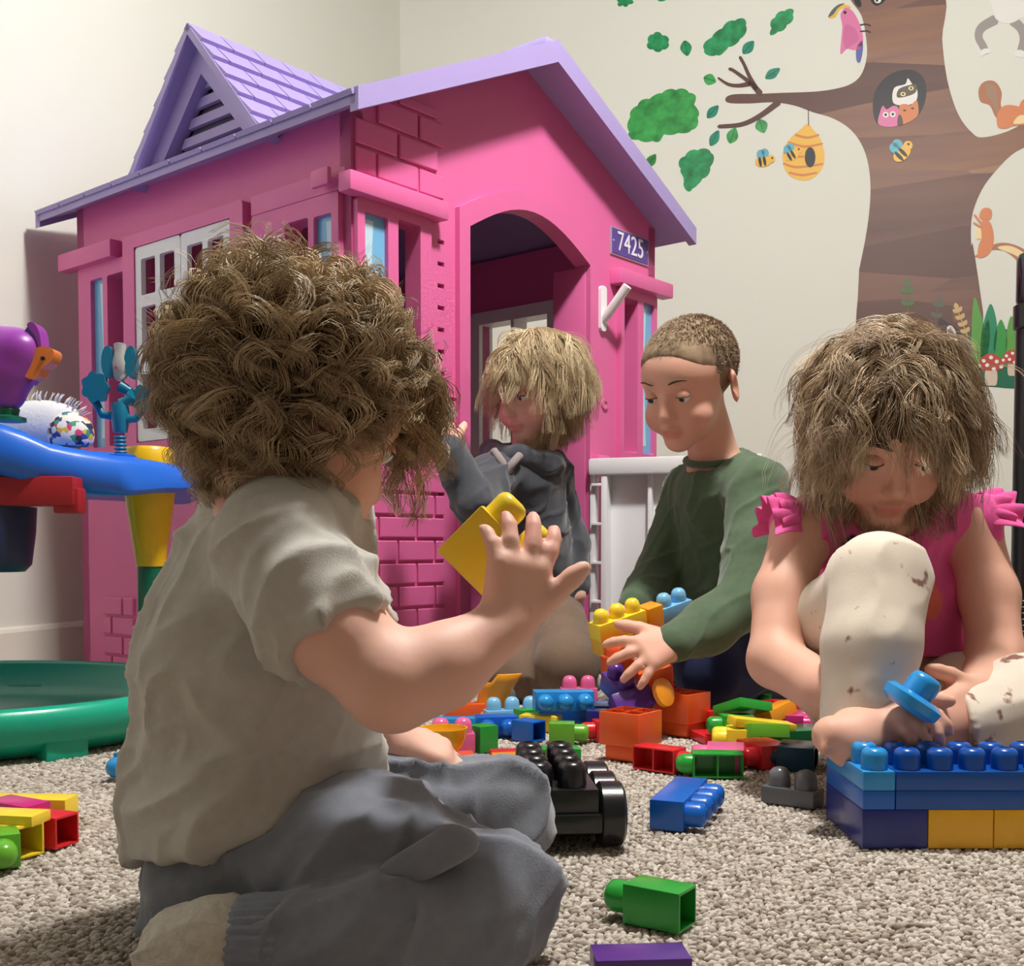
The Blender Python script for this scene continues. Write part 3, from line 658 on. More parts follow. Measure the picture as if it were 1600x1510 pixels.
# house number sign
sg = prism('number_sign', rect(.772, .94, .925, 1.002), [], FR, 0, .003, M_sil, H)
prism('sign_face', rect(.776, .9435, .921, .9985), [], FR, .003, .0042, M_pur, sg)
cu = bpy.data.curves.new('digits', 'FONT'); cu.body = '7425'; cu.size = .062; cu.extrude = .0006; cu.align_x = 'CENTER'; cu.align_y = 'CENTER'; cu.space_character = 1.02
to = bpy.data.objects.new('digits', cu); COL.objects.link(to); bpy.context.view_layer.update()
tm = bpy.data.meshes.new_from_object(to.evaluated_get(bpy.context.evaluated_depsgraph_get())); bpy.data.objects.remove(to)
tm.materials.clear(); tm.materials.append(mat('sign_white', srgb(236, 232, 240), .35))
o = link('digits', tm, sg, FR(.8485, .971, .0048), (math.pi / 2, 0, 0)); o.scale = (.86, 1, 1)
for x in (.78, .917): lathe('screw', [(.003, 0), (.003, .001), (.001, .0018)], M_sil, sg, FR(x, .971, .0042), (math.pi / 2, 0, 0), n=8)
# white flag holder
fh_ = prism('flag_holder', rrect(.728, .762, .75, .862, .009), [], FR, 0, .008, M_wpl, H)
v, f = tube_vf([FR(.739, .785, .004), FR(.739, .80, .02), FR(.742, .853, .068)], [.009, .0105, .0105], 12); link('holder_tube', mesh('holder_tube', v, f, M_wpl, angle=45), fh_)
# roof: two slopes with shingles, fascia, dormer
rx = math.atan2(RZ - EZ, HW / 2 + .055)
def slope(side, y0, y1):
    xe = -.055 if side < 0 else HW + .055
    pr = [(xe, EZ - .022), (xe, EZ - .004), (HW / 2, RZ - .006), (HW / 2, RZ - .036)]
    bm = bmesh.new(); A = [bm.verts.new((x, y0, z)) for x, z in pr]; B = [bm.verts.new((x, y1, z)) for x, z in pr]
    for i in range(4): bm.faces.new((A[i], A[(i + 1) % 4], B[(i + 1) % 4], B[i]))
    bm.faces.new(A[::-1]); bm.faces.new(B)
    return link('roof_slope', bm_mesh('roof_slope', bm, M_lav), H)
RY0, RY1 = -.072, HD + .072
def shingles(parent, org, down, across, L, Wd, rows, cols, inside=None, nrm=None):
    down = Vector(down).normalized(); across = Vector(across).normalized(); nrm = across.cross(down); nrm = nrm if nrm.z > 0 else -nrm
    rl = L / rows; cw = Wd / cols
    bm = bmesh.new()
    q = [(0, .0, 0), (rl + .006, .0, 0)]
    Mx = Matrix((across, down, nrm)).transposed()
    cache = {}
    for r in range(rows):
        off = -cw / 2 if r % 2 else 0
        for c in range(cols + (r % 2)):
            a0, a1 = max(c * cw + off, 0), min((c + 1) * cw + off, Wd)
            if inside:
                ctr = Vector(org) + across * (a0 + a1) / 2 + down * (r + .5) * rl
                lim = inside(r, rl)
                a1 = min(a1, lim)
            if a1 - a0 < .012: continue
            w = a1 - a0 - .004; key = round(w, 3)
            if key not in cache:
                bm = bmesh.new()
                P8 = [(-w / 2, 0, 0), (w / 2, 0, 0), (w / 2, rl + .004, 0), (-w / 2, rl + .004, 0), (-w / 2, 0, .001), (w / 2, 0, .001), (w / 2, rl + .004, .009), (-w / 2, rl + .004, .009)]
                vs = [bm.verts.new(p) for p in P8]
                for fc in ((3, 2, 1, 0), (4, 5, 6, 7), (0, 1, 5, 4), (1, 2, 6, 5), (2, 3, 7, 6), (3, 0, 4, 7)): bm.faces.new([vs[i] for i in fc])
                cache[key] = bm_mesh('shingle', bm, M_lav)
            o = link('shingle', cache[key], parent)
            o.matrix_basis = Matrix.Translation(Vector(org) + across * (a0 + a1) / 2 + down * r * rl) @ Mx.to_4x4()
sl, sr = slope(-1, RY0, RY1), slope(1, RY0, RY1)
Lr = math.hypot(HW / 2 + .055, RZ - EZ)
shingles(sl, (HW / 2, RY0, RZ - .006), (-math.cos(rx), 0, -math.sin(rx)), (0, 1, 0), Lr, RY1 - RY0, 7, 10)
shingles(sr, (HW / 2, RY0, RZ - .006), (math.cos(rx), 0, -math.sin(rx)), (0, 1, 0), Lr, RY1 - RY0, 7, 10)
box('ridge_cap', (HW / 2 - .03, RY0, RZ - .012), (HW / 2 + .03, RY1, RZ + .004), M_lav, H, .004)
# fascia along the gable
for s in (-1, 1):
    xe = -.055 if s < 0 else HW + .055
    pr = [(xe, EZ - .034), (xe, EZ + .004), (HW / 2, RZ + .003), (HW / 2, RZ - .04)]
    for y0, y1 in ((RY0 - .008, RY0 + .012), (RY1 - .012, RY1 + .008)):
        bm = bmesh.new(); A = [bm.verts.new((x, y0, z)) for x, z in pr]; B = [bm.verts.new((x, y1, z)) for x, z in pr]
        for i in range(4): bm.faces.new((A[i], A[(i + 1) % 4], B[(i + 1) % 4], B[i]))
        bm.faces.new(A[::-1]); bm.faces.new(B); link('fascia', bm_mesh('fascia', bm, M_lav), H)
# dormer over the left eave
DC, DH, DX = .415, .215, -.012; DZ0 = EZ + .0; DZ1 = 1.278
DP = lambda a, b, t: (DX - t, a, b)
dm = prism('dormer_front', [(DC - DH, DZ0), (DC + DH, DZ0), (DC, DZ1)], [[(DC - .138, DZ0 + .022), (DC + .138, DZ0 + .022), (DC, DZ1 - .08)]], DP, -.03, .0, M_lav, H)
prism('dormer_panel', [(DC - .15, DZ0 + .018), (DC + .15, DZ0 + .018), (DC, DZ1 - .08)], [[(DC - w, DZ0 + z), (DC + w, DZ0 + z), (DC + w - .012, DZ0 + z + .018), (DC - w + .012, DZ0 + z + .018)] for w, z in ((.098, .050), (.074, .084), (.050, .118))] + [[(DC - .018, DZ0 + .150), (DC + .018, DZ0 + .150), (DC, DZ0 + .176)]], DP, -.030, -.020, M_lav, dm)
prism('vent_backing', [(DC - .145, DZ0 + .02), (DC + .145, DZ0 + .02), (DC, DZ1 - .085)], [], DP, -.045, -.036, mat('vent_grey', srgb(96, 88, 118), .6), dm)
dl_ = math.atan2(DZ1 - DZ0, DH)
for s in (-1, 1):
    # a slab from the dormer ridge down to the valley with the main slope
    xv = lambda z: -.055 + (z - EZ) / math.tan(rx)
    y_e, z_e = DC + s * (DH + .012), DZ0 - .005
    pts = [(DX - .03, DC, DZ1 + .006), (HW / 2, DC, DZ1 + .006), (max(xv(z_e), DX) + .03, y_e, z_e), (DX - .03, y_e, z_e)]
    bm = bmesh.new(); tp = [bm.verts.new(p) for p in pts]; nrm = Vector((0, s * math.sin(dl_), math.cos(dl_))) * .014
    bt = [bm.verts.new(Vector(p) - nrm) for p in pts]
    bm.faces.new(tp); bm.faces.new(bt[::-1])
    for i in range(4): bm.faces.new((tp[i], tp[(i + 1) % 4], bt[(i + 1) % 4], bt[i]))
    ds = link('dormer_slope', bm_mesh('dormer_slope', bm, M_lav), H)
    Ld = math.hypot(DH + .012, DZ1 - z_e)
    shingles(ds, (DX - .03, DC, DZ1 + .006), (0, s * math.cos(dl_), -math.sin(dl_)), (1, 0, 0), Ld, HW / 2 - DX + .03, 6, 7, lambda r, rl: max(.05, (HW / 2 - DX + .03) * (1 - (r + .25) / 6.2)))
# open half door, swung out to the right of the doorway
hinge = (.688, -.012)
ang = math.atan2(-.36, .93) - HYAW
hd = link('half_door', None, H, (hinge[0], hinge[1], .03), (0, 0, ang))
DWd, DHt = .37, .445
def dbox(name, lo, hi, par=hd, bev=.003, m=M_wpl): return box(name, lo, hi, m, par, bev)
dbox('door_panel', (.03, .012, .02), (DWd - .01, .02, DHt - .03))
dbox('stile', (0, -.012, 0), (.012, .02, DHt - .03), bev=.002); dbox('stile', (.028, -.022, .018), (.042, .02, DHt - .03)); dbox('stile', (DWd - .018, -.022, .0), (DWd, .02, DHt - .03))
dbox('stile', (.128, -.008, .02), (.138, .02, DHt - .035)); dbox('stile', (.25, -.008, .02), (.26, .02, DHt - .035))
dbox('top_rail', (.0, -.026, DHt - .036), (DWd + .004, .024, DHt), bev=.006); dbox('bottom_rail', (0, -.018, 0), (DWd, .02, .026), bev=.004)
for z in (.13, .215, .30, .385): dbox('hinge_rib', (.006, -.022, z), (.03, .02, z + .006), bev=.001)
dbox('catch_plate', (.152, .006, .30), (.19, .0125, .345), bev=.002)
fbox('hinge_cup', FR, .69, .445, .735, .485, 0, .03, M_pink, bev=.005)
fbox('caution_print', FR, .296, .33, .297, .37, -.06, -.03, mat('print_white', srgb(210, 205, 205), .5), bev=0)
# ------------------------------------------------------------------ toy building blocks
UN, BH, SR, SH = .0305, .036, .0122, .020
def bc(name, r, g, b): return plastic('block_' + name, r, g, b, .26)
BC = dict(blue=bc('blue', 14, 100, 200), navy=bc('navy', 26, 42, 128), dblue=bc('deep_blue', 12, 82, 172), lblue=bc('light_blue', 40, 148, 220), sky=bc('sky', 130, 196, 238), green=bc('green', 40, 160, 58), lgreen=bc('lime', 104, 178, 50), dgreen=bc('dark_green', 12, 100, 50),
          yellow=bc('yellow', 255, 220, 60), gold=bc('gold', 238, 180, 32), red=bc('red', 220, 40, 48), orange=bc('orange', 240, 98, 40), amber=bc('amber', 244, 160, 40), pink=bc('pink', 232, 104, 158), magenta=bc('magenta', 206, 44, 130), purple=bc('purple', 86, 48, 138), teal=bc('teal', 14, 62, 84), grey=bc('grey', 104, 106, 110), black=bc('black', 30, 30, 33))
bcache = {}
def stud_me(c, dome):
    k = ('stud', c, dome)
    if k not in bcache:
        s = SR; t = SH
        pr = [(s, -.001), (s, t * .66), (s * .93, t * .84), (s * .72, t * .96), (s * .45, t), (s * .42, t - .0012), (.001, t - .0012)] if not dome else [(s, -.001), (s * 1.0, t * .45), (s * .88, t * .75), (s * .6, t * .95), (s * .25, t * 1.02), (.001, t * 1.03)]
        v, f = lathe_vf(pr, 18); bcache[k] = mesh('stud', v, f, BC[c], angle=38)
    return bcache[k]
def shell_me(nx, ny, h, c, kind):
    k = ('shell', nx, ny, round(h, 4), c, kind)
    if k in bcache: return bcache[k]
    a, b = nx * UN / 2 - .0004, ny * UN / 2 - .0004; w = .0022
    bm = bmesh.new()
    if kind == 'solid': box_bm((-a, -b, 0), (a, b, h), .0012, 2, bm)
    else:                                                       # open underneath, walls, roof and ribs between the cells
        t = .0013
        o = [bm.verts.new(p) for p in ((-a, -b, 0), (a, -b, 0), (a, b, 0), (-a, b, 0), (-a, -b, h), (a, -b, h), (a, b, h), (-a, b, h))]
        i_ = [bm.verts.new(p) for p in ((-a + w, -b + w, 0), (a - w, -b + w, 0), (a - w, b - w, 0), (-a + w, b - w, 0), (-a + w, -b + w, h - w), (a - w, -b + w, h - w), (a - w, b - w, h - w), (-a + w, b - w, h - w))]
        for q in ((4, 5, 6, 7), (0, 1, 5, 4), (1, 2, 6, 5), (2, 3, 7, 6), (3, 0, 4, 7)): bm.faces.new([o[j] for j in q])
        for q in ((7, 6, 5, 4), (4, 5, 1, 0), (5, 6, 2, 1), (6, 7, 3, 2), (7, 4, 0, 3)): bm.faces.new([i_[j] for j in q])
        for j in range(4): bm.faces.new((o[(j + 1) % 4], o[j], i_[j], i_[(j + 1) % 4]))
        ed = [e for e in bm.edges if all(v in o for v in e.verts)]
        bmesh.ops.bevel(bm, geom=ed, offset=.0012, segments=2, profile=.6, affect='EDGES')
        if kind == 'cells':
            for x in range(1, nx): box_bm((-a + x * UN - .001, -b + w * .5, .0006), (-a + x * UN + .001, b - w * .5, h - w * .5), 0, 1, bm)
            for y in range(1, ny): box_bm((-a + w * .5, -b + y * UN - .001, .0006), (a - w * .5, -b + y * UN + .001, h - w * .5), 0, 1, bm)
    bcache[k] = bm_mesh('shell', bm, BC[c], angle=40)
    return bcache[k]
def axes(x, y, z): return Matrix((Vector(x).normalized(), Vector(y).normalized(), Vector(z).normalized())).transposed().to_4x4()
def orient(mode, yaw, tilt=0.0, roll=0.0):
    c, s = math.cos(R_(yaw)), math.sin(R_(yaw))
    if mode == 'up': M = Matrix.Rotation(R_(yaw), 4, 'Z')
    elif mode == 'down': M = Matrix.Rotation(R_(yaw), 4, 'Z') @ Matrix.Rotation(math.pi, 4, 'X')
    elif mode == 'side': M = axes((-s, c, 0), (0, 0, 1), (c, s, 0))          # studs towards yaw, the long side level
    else: M = axes((0, 0, 1), (s, -c, 0), (c, s, 0))                         # 'tall': the long side upright
    return Matrix.Rotation(R_(roll), 4, 'Y') @ Matrix.Rotation(R_(tilt), 4, 'X') @ M
def block(label, c, nx, ny, px, py, yaw=0, mode='up', z=0.0, h=BH, kind='open', dome=False, studs=True, tilt=0, roll=0, at=None, stud_c=None, boss=False, endstud=0, group='loose toy blocks on the carpet', name='toy_block'):
    """px, py: where the middle of its foot meets whatever it stands on (z)"""
    M = orient(mode, yaw, tilt, roll)
    a, b = nx * UN / 2, ny * UN / 2
    cs = [M @ Vector(p) for p in [(x, y, q) for x in (-a, a) for y in (-b, b) for q in (0, h)]]
    if studs:
        for i in range(nx):
            for j in range(ny):
                ct = Vector((-a + (i + .5) * UN, -b + (j + .5) * UN, h + SH * .5)); zz = (M.to_3x3() @ Vector((0, 0, 1))).z
                cs.append(M @ ct - Vector((0, 0, SR * math.sqrt(max(0, 1 - zz * zz)) + SH * .5 * abs(zz))))
    zmin = min(q.z for q in cs); mid = (M @ Vector((0, 0, h / 2)))
    p = G(px, py, z) if at is None else np.array(at)
    o = empty(name, (0, 0, 0), 0, label, 'block', group)
    o.matrix_world = Matrix.Translation((p[0] - mid.x, p[1] - mid.y, p[2] - zmin + (.0004 if at is None else 0))) @ M
    link('shell', shell_me(nx, ny, h, c, kind), o)
    if endstud: link('stud', stud_me(c, True), o, (endstud * (a - .001), 0, h * .5), (0, math.pi / 2 * endstud, 0))
    if boss:
        link('boss', bm_mesh('boss', box_bm((-a * .82, -b * .82, h - .001), (a * .82, b * .82, h + SH), .005, 3), BC[c], angle=40), o)
    elif studs:
        sm = stud_me(stud_c or c, dome)
        for i in range(nx):
            for j in range(ny): link('stud', sm, o, (-a + (i + .5) * UN, -b + (j + .5) * UN, h))
    return o
# nearest blocks on the carpet
block('lone green block lying with its open end towards the camera', 'green', 1, 1, 1030, 1445, 146, 'side', h=.046)
block('long blue block lying on its side with four studs facing right', 'blue', 4, 1, 1062, 1278, -21, 'side', h=.034)
block('flat dark grey two-stud block beside the blue wall', 'grey', 2, 1, 1238, 1256, 142, 'up', h=.018, dome=True)
block('purple block cut off by the bottom edge of the photo', 'purple', 2, 1, 1000, 1546, 4, 'up', z=0, h=.024, studs=False, kind='solid')
# blue wall of blocks in front of the girl
bx, by = .3245, 1.027
WG = 'blocks of the blue toy wall'
def wall_block(label, c, x0, y0, nx, ny, z, h, studs, kind='solid'):
    o = block(label, c, nx, ny, 0, 0, 0, 'up', h=h, kind=kind, studs=studs, at=(bx + (x0 + nx / 2) * UN, by + (y0 + ny / 2) * UN, z), group=WG)
    return o
W1 = .0365; W2 = .0178
wall_block('navy block at the bottom left corner of the blue wall', 'navy', 0, 0, 2, 4, 0, W1, False)
wall_block('yellow block in the bottom row of the blue wall, beside the navy corner', 'gold', 2, 0, 2, 2, 0, W1, False)
wall_block('second yellow block in the blue wall\'s bottom row, cut by the right edge', 'gold', 4, 0, 4, 2, 0, W1, False)
wall_block('plain blue flat block in the middle layer of the wall, on the left', 'blue', 0, 0, 1, 4, W1, W2, False)
wall_block('long dark blue flat block in the middle layer of the wall', 'dblue', 1, 0, 7, 2, W1, W2, False)
wall_block('light blue four-stud flat block running back along the top left of the wall', 'lblue', 0, 0, 1, 4, W1 + W2, W2, True)
wall_block('dark blue double-row flat block on top of the wall, beside the light blue one', 'dblue', 1, 0, 4, 2, W1 + W2, W2, True)
wall_block('last dark blue flat block on top of the wall, cut off by the right edge', 'dblue', 5, 0, 3, 2, W1 + W2, W2, True)
# black wheeled chassis
ch = empty('toy_chassis', (0, 0, 0), 0, 'black toy truck chassis with two rows of studs and wheels, by the near boy\'s knee', 'toy')
p = G(886, 1338); ch.location = (p[0], p[1] + .01, 0); ch.rotation_euler = (0, 0, R_(4))
M_bk = BC['black']
box('deck', (-.048, 0, .034), (.030, .148, .058), M_bk, ch, .002); box('bumper', (-.050, -.005, .018), (.033, .150, .036), M_bk, ch, .003)
for i in range(2):
    for j in range(4):
        o = link('stud', stud_me('black', False), ch, (-.0245 + i * .0315, .018 + j * .034, .0575)); o.scale = (1.12, 1.12, 1.2)
for y in (.024, .072, .122):
    for x0, x1 in ((.031, .056), (-.076, -.051)):
        v, f = lathe_vf([(.026, x0), (.030, x0 + .003), (.030, x1 - .003), (.026, x1)], 28); w = link('wheel', mesh('wheel', [(q[2], q[0], q[1]) for q in v], f, M_bk, angle=40), ch, (0, y, .0305))
        lathe('hub', [(.012, 0), (.011, .002)], BC['grey'], w, (x1, 0, 0) if x0 > 0 else (x0, 0, 0), (0, math.pi / 2 if x0 > 0 else -math.pi / 2, 0), n=14)
    box('axle', (-.06, y - .004, .026), (.05, y + .004, .034), M_bk, ch)
# orange bins turned upside down
block('open orange four-cell block upside down on the carpet, nearer of the two', 'orange', 2, 2, 985, 1186, 52, 'down', h=.044, kind='cells', boss=True)
block('open orange four-cell block upside down, farther one under the older boy\'s hand', 'orange', 2, 2, 1066, 1148, 48, 'down', h=.044, kind='cells', boss=True)
block('hollow red block lying open beside the nearer orange bin', 'red', 2, 1, 1030, 1204, 52, 'side', h=.030, studs=False, kind='cells', endstud=-1)
block('hollow green double block with its open side to the camera', 'green', 2, 1, 1120, 1214, 86, 'side', h=.030, studs=False, kind='cells', endstud=1)
block('pink and red flat block behind the hollow green one', 'pink', 2, 1, 1133, 1203, 168, 'side', h=.046, kind='solid')
block('dark red block lying between the pink block and the teal one', 'red', 2, 1, 1194, 1196, 200, 'side', h=.046, kind='open')
block('dark teal hollow block in shade at the girl\'s foot', 'teal', 2, 1, 1246, 1200, 160, 'side', h=.046, kind='open')
block('yellow block with its stud pointing left in the right-hand pile', 'yellow', 2, 1, 1160, 1170, 170, 'side', h=.044)
block('flat lime block leaning on the yellow one in the right-hand pile', 'lgreen', 2, 1, 1195, 1160, 20, 'up', z=.012, h=.018, studs=False, kind='solid', tilt=-14)
block('green block with one rounded stud, on the left of the right-hand pile', 'green', 1, 1, 1150, 1150, 185, 'side', z=.012, h=.044)
block('bright yellow flat plate across the right-hand pile', 'yellow', 3, 1, 1190, 1146, 12, 'up', z=.022, h=.012, studs=False, kind='solid', roll=8)
block('tilted green plate on top of the right-hand pile', 'green', 2, 2, 1160, 1132, 30, 'up', z=.024, h=.014, studs=False, kind='solid', tilt=-22)
block('red block under the tilted green plate', 'red', 2, 1, 1128, 1146, 20, 'up', h=.036, studs=False)
block('orange wedge plate in the right-hand pile near the girl', 'amber', 2, 1, 1212, 1134, 40, 'up', z=.02, h=.02, studs=False, kind='solid', roll=-16)
block('flat red plate at the back of the right-hand pile', 'red', 3, 2, 1226, 1120, 25, 'up', z=.016, h=.014, studs=False, kind='solid', tilt=-12)
block('magenta block with a round stud beside the girl\'s leg', 'magenta', 2, 1, 1232, 1146, -12, 'side', z=.006, h=.04)
block('low dark green plate in front of the girl\'s foot', 'dgreen', 3, 2, 1244, 1166, 10, 'up', h=.026, studs=False, kind='solid')
block('red flat plate half under the yellow block of the right-hand pile', 'red', 2, 2, 1120, 1158, 12, 'up', h=.012, studs=False, kind='solid')
block('orange block under the yellow plate of the right-hand pile', 'orange', 1, 1, 1200, 1150, 22, 'up', h=.024, studs=False)
# long toy train of blocks behind the orange bins
TG = 'blocks of the long row behind the orange bins'
for i, (c, lab) in enumerate((('gold', 'third golden block of the low row behind the orange bins, most hidden'), ('gold', 'golden block second from the right in the low row behind the orange bins'), ('gold', 'golden block beside the green end of the low row'), ('green', 'green end block of the low row behind the orange bins'))):
    q = G(1082 + i * 36, 1110); block(lab, c, 1, 1, 0, 0, -86, 'side', h=.036, dome=True, at=(q[0], q[1] + .012, 0), group=TG)
q = G(1140, 1110)
block('long green plate lying along the top of the low row', 'green', 5, 1, 0, 0, 4, 'up', h=.010, studs=False, kind='solid', at=(q[0] + .015, q[1] + .02, .032), group=TG)
block('red plate at the left end on top of the low row', 'red', 2, 1, 0, 0, 4, 'up', h=.010, studs=False, kind='solid', at=(q[0] - .10, q[1] + .02, .032), group=TG)
# middle pile
block('pink two-stud block behind the yellow bowl', 'pink', 2, 1, 706, 1180, 8, 'up', h=.030, dome=True)
block('green single block right of the pink one', 'green', 1, 1, 755, 1174, 35, 'up', h=.036, studs=False)
block('blue block lying with two round studs towards the camera', 'blue', 2, 1, 775, 1150, -82, 'side', h=.036, dome=True)
block('light blue flat plate behind the pink block', 'lblue', 3, 1, 724, 1142, 5, 'up', h=.02, studs=False, kind='solid')
block('hollow blue cube with its open end turned right', 'blue', 1, 1, 826, 1158, 138, 'side', h=.040)
block('lime green block lying with its stud to the right', 'lgreen', 1, 1, 878, 1162, -4, 'side', h=.036)
block('big blue three-stud block resting on the middle pile', 'lblue', 3, 1, 880, 1110, -84, 'side', z=.030, h=.036, dome=True)
block('pink block whose studs show behind the big blue one', 'pink', 2, 1, 904, 1107, 3, 'up', z=.012, h=.034, dome=True)
block('light blue bumpy plate left of the big blue block', 'sky', 3, 1, 800, 1124, 14, 'up', h=.016, dome=True)
block('dark blue plate under the big blue three-stud block', 'dblue', 4, 2, 895, 1128, -8, 'up', h=.030, studs=False, kind='solid')
block('small green block in the middle of the pile', 'green', 1, 1, 822, 1134, 30, 'up', h=.026, studs=False)
block('yellow plate in front of the small green block', 'yellow', 2, 1, 845, 1142, -20, 'up', h=.024, studs=False, kind='solid')
block('navy block standing behind the nearer orange bin', 'navy', 1, 1, 932, 1152, -5, 'up', h=.040, studs=False)
block('red block stud showing between navy block and orange bin', 'red', 1, 1, 947, 1158, 190, 'side', h=.036)
block('red block under the striped orange plate, left of the black chassis', 'red', 2, 2, 808, 1206, 12, 'up', h=.024, studs=False)
block('striped orange plate lying on the red block', 'amber', 2, 2, 812, 1190, 10, 'up', z=.0245, h=.006, studs=False, kind='solid', stud_c='yellow')
block('green block hidden behind the black chassis studs', 'green', 2, 1, 868, 1206, 6, 'up', h=.030, studs=False)
block('orange rounded block under the yellow bowl', 'orange', 2, 2, 706, 1206, 10, 'up', h=.020, studs=False, kind='solid')
block('grey single block with a round stud beside the orange scoop', 'grey', 1, 1, 795, 1112, 0, 'up', h=.020, dome=True)
block('orange flat block left of the orange scoop', 'orange', 3, 1, 738, 1118, 4, 'up', h=.02, studs=False, kind='solid')
# yellow bowl, orange scoop
q = G(694, 1206); bw_ = lathe('toy_bowl', [(.004, .0), (.014, .003), (.024, .014), (.029, .028), (.030, .036), (.0275, .036), (.0265, .028), (.021, .015), (.004, .006)], BC['gold'], None, (q[0], q[1] - .008, .0205), n=28)
tag(bw_, 'small yellow toy bowl standing on the orange rounded block', 'bowl')
q = G(764, 1117); sc = empty('toy_scoop', (q[0], q[1], 0), R_(-10), 'orange curved toy scoop standing upright behind the middle pile', 'toy')
bm = bmesh.new(); g = []
for i in range(9):
    a = R_(-70 + i * 17.5); row = []
    for j in range(6):
        t = j / 5; r = .026 + .014 * t * t
        row.append(bm.verts.new((r * math.sin(a) + .020 * t, -r * math.cos(a) * .6, .004 + .066 * t * (1 if i > 3 else .78))))
    g.append(row)
for i in range(8):
    for j in range(5): bm.faces.new((g[i][j], g[i + 1][j], g[i + 1][j + 1], g[i][j + 1]))
so = bm_mesh('scoop_wall', bm, BC['amber'], smooth=True); o = link('scoop_wall', so, sc); md = o.modifiers.new('t', 'SOLIDIFY'); md.thickness = .003
lathe('scoop_foot', [(.024, 0), (.026, .003), (.024, .008)], BC['amber'], sc, n=20)
# left-hand group and the single blue block by the tray
LGp = 'toy blocks at the left edge'
block('green block with a round stud at the left edge, nearest of its group', 'lgreen', 1, 1, 2, 1352, -62, 'side', h=.036, dome=True, group=LGp)
block('hollow yellow block at the left edge, open end to the right', 'yellow', 1, 1, 22, 1336, 150, 'side', h=.046, group=LGp)
block('hollow red block behind the yellow one at the left edge', 'red', 1, 1, 72, 1320, 158, 'side', h=.052, group=LGp)
block('magenta plate between red and yellow blocks at the left edge', 'magenta', 2, 1, 28, 1306, 150, 'up', z=.0, h=.034, studs=False, kind='solid', group=LGp)
block('yellow plate at the back of the left-hand group', 'yellow', 3, 1, 45, 1288, 176, 'up', h=.028, studs=False, kind='solid', group=LGp)
block('second yellow plate lying on the back yellow plate at the left edge', 'yellow', 2, 1, 18, 1286, 170, 'up', z=.0285, h=.010, studs=False, kind='solid', group=LGp)
block('single light blue block by the green tray, stud to the camera', 'lblue', 1, 1, 206, 1214, -118, 'side', h=.030, dome=True)
# bars of blocks the older boy is fitting together
def chain_block(label, c, nx, ny, p, xdir, zdir, h=.026, kind='solid', dome=True, studs=True, g='blocks the older boy is fitting together'):
    x = Vector(xdir).normalized(); z = Vector(zdir); z = (z - x * z.dot(x)).normalized(); y = z.cross(x)
    o = empty('toy_block', (0, 0, 0), 0, label, 'block', g); o.matrix_world = Matrix.Translation(Vector(p)) @ axes(x, y, z)
    link('shell', shell_me(nx, ny, h, c, kind), o)
    if studs:
        for i in range(nx):
            for j in range(ny): link('stud', stud_me(c, dome), o, (-nx * UN / 2 + (i + .5) * UN, -ny * UN / 2 + (j + .5) * UN, h))
    return o
xd = P(1060, 958, 1.80) - P(930, 1005, 1.72); ud = (-.25, -.35, 1)
A_ = P(930, 1010, 1.72); xd = xd / np.linalg.norm(xd)
at_ = lambda s, u: tuple(A_ + xd * s + np.array([-.16, -.24, .72]) * u)
chain_block('yellow four-stud block at the upper left of the bar the older boy holds', 'yellow', 3, 1, at_(.048, .012), xd, ud)
chain_block('golden block under the yellow one at the left end of the held bar', 'gold', 2, 1, at_(.032, -.022), xd, ud, studs=False)
chain_block('orange red block under the middle of the held bar', 'orange', 1, 1, at_(.079, -.022), xd, ud, studs=False)
chain_block('orange block right of the yellow one in the held bar', 'amber', 1, 1, at_(.110, -.020), xd, ud, h=.05, studs=False)
chain_block('pale blue two-stud block at the right end of the held bar', 'sky', 2, 1, at_(.155, .0), xd, ud)
chain_block('orange two-stud block under the older boy\'s fingers', 'orange', 1, 2, P(968, 1058, 1.69), (1, .5, .1), (-.45, -.3, .8), h=.03)
chain_block('dark purple two-stud block under the older boy\'s fingers', 'purple', 1, 2, P(966, 1090, 1.66), (1, .5, .2), (-.3, -.55, .6), h=.03)
chain_block('large purple block at the bottom of the held assembly', 'purple', 2, 1, P(984, 1104, 1.63), (1, .3, .25), (0, -.9, .5), h=.03, studs=False)
chain_block('orange block behind the purple ones in the held assembly', 'orange', 2, 2, P(1012, 1085, 1.73), (1, .4, .2), (-.2, -.3, .9), h=.05, studs=False)
q = P(1032, 1084, 1.62); wl = lathe('toy_disc', [(.012, 0), (.021, .002), (.021, .009), (.012, .011)], BC['amber'], None, tuple(q), (R_(70), R_(20), R_(40)), n=24)
tag(wl, 'ribbed orange toy disc below the older boy\'s little finger', 'toy')
# yellow arch block in the near boy's hand, blue block in the girl's hand
ya = empty('toy_block', (0, 0, 0), 0, 'yellow two-stud block gripped in the near boy\'s raised hand', 'block', 'blocks held by the children')
xa = Vector(P(845, 850, .79) - P(790, 795, .79)).normalized(); za = Vector((.62, -.05, .7)); za = (za - xa * za.dot(xa)).normalized()
ya.matrix_world = Matrix.Translation(Vector(P(767, 872, .79))) @ axes(xa, za.cross(xa), za)
YC = 'yellow'
o = link('shell', shell_me(2, 1, .044, YC, 'cells'), ya); o.location = (0, 0, -.022)
for i in (-.5, .5): link('stud', stud_me(YC, False), ya, (i * UN, 0, .022))
gb = empty('toy_block', (0, 0, 0), 0, 'round-based blue block held in the girl\'s hands', 'block', 'blocks held by the children')
gb.matrix_world = Matrix.Translation(Vector(P(1432, 1086, 1.075))) @ axes((.8, .2, -.5), (-.3, .9, 0), (.5, -.25, .75))
lathe('round_base', [(.020, -.016), (.026, -.012), (.027, -.004), (.022, .0)], BC['lblue'], gb, n=24)
o = link('stud', stud_me('lblue', False), gb, (0, 0, 0)); o.scale = (1.15, 1.15, 1)
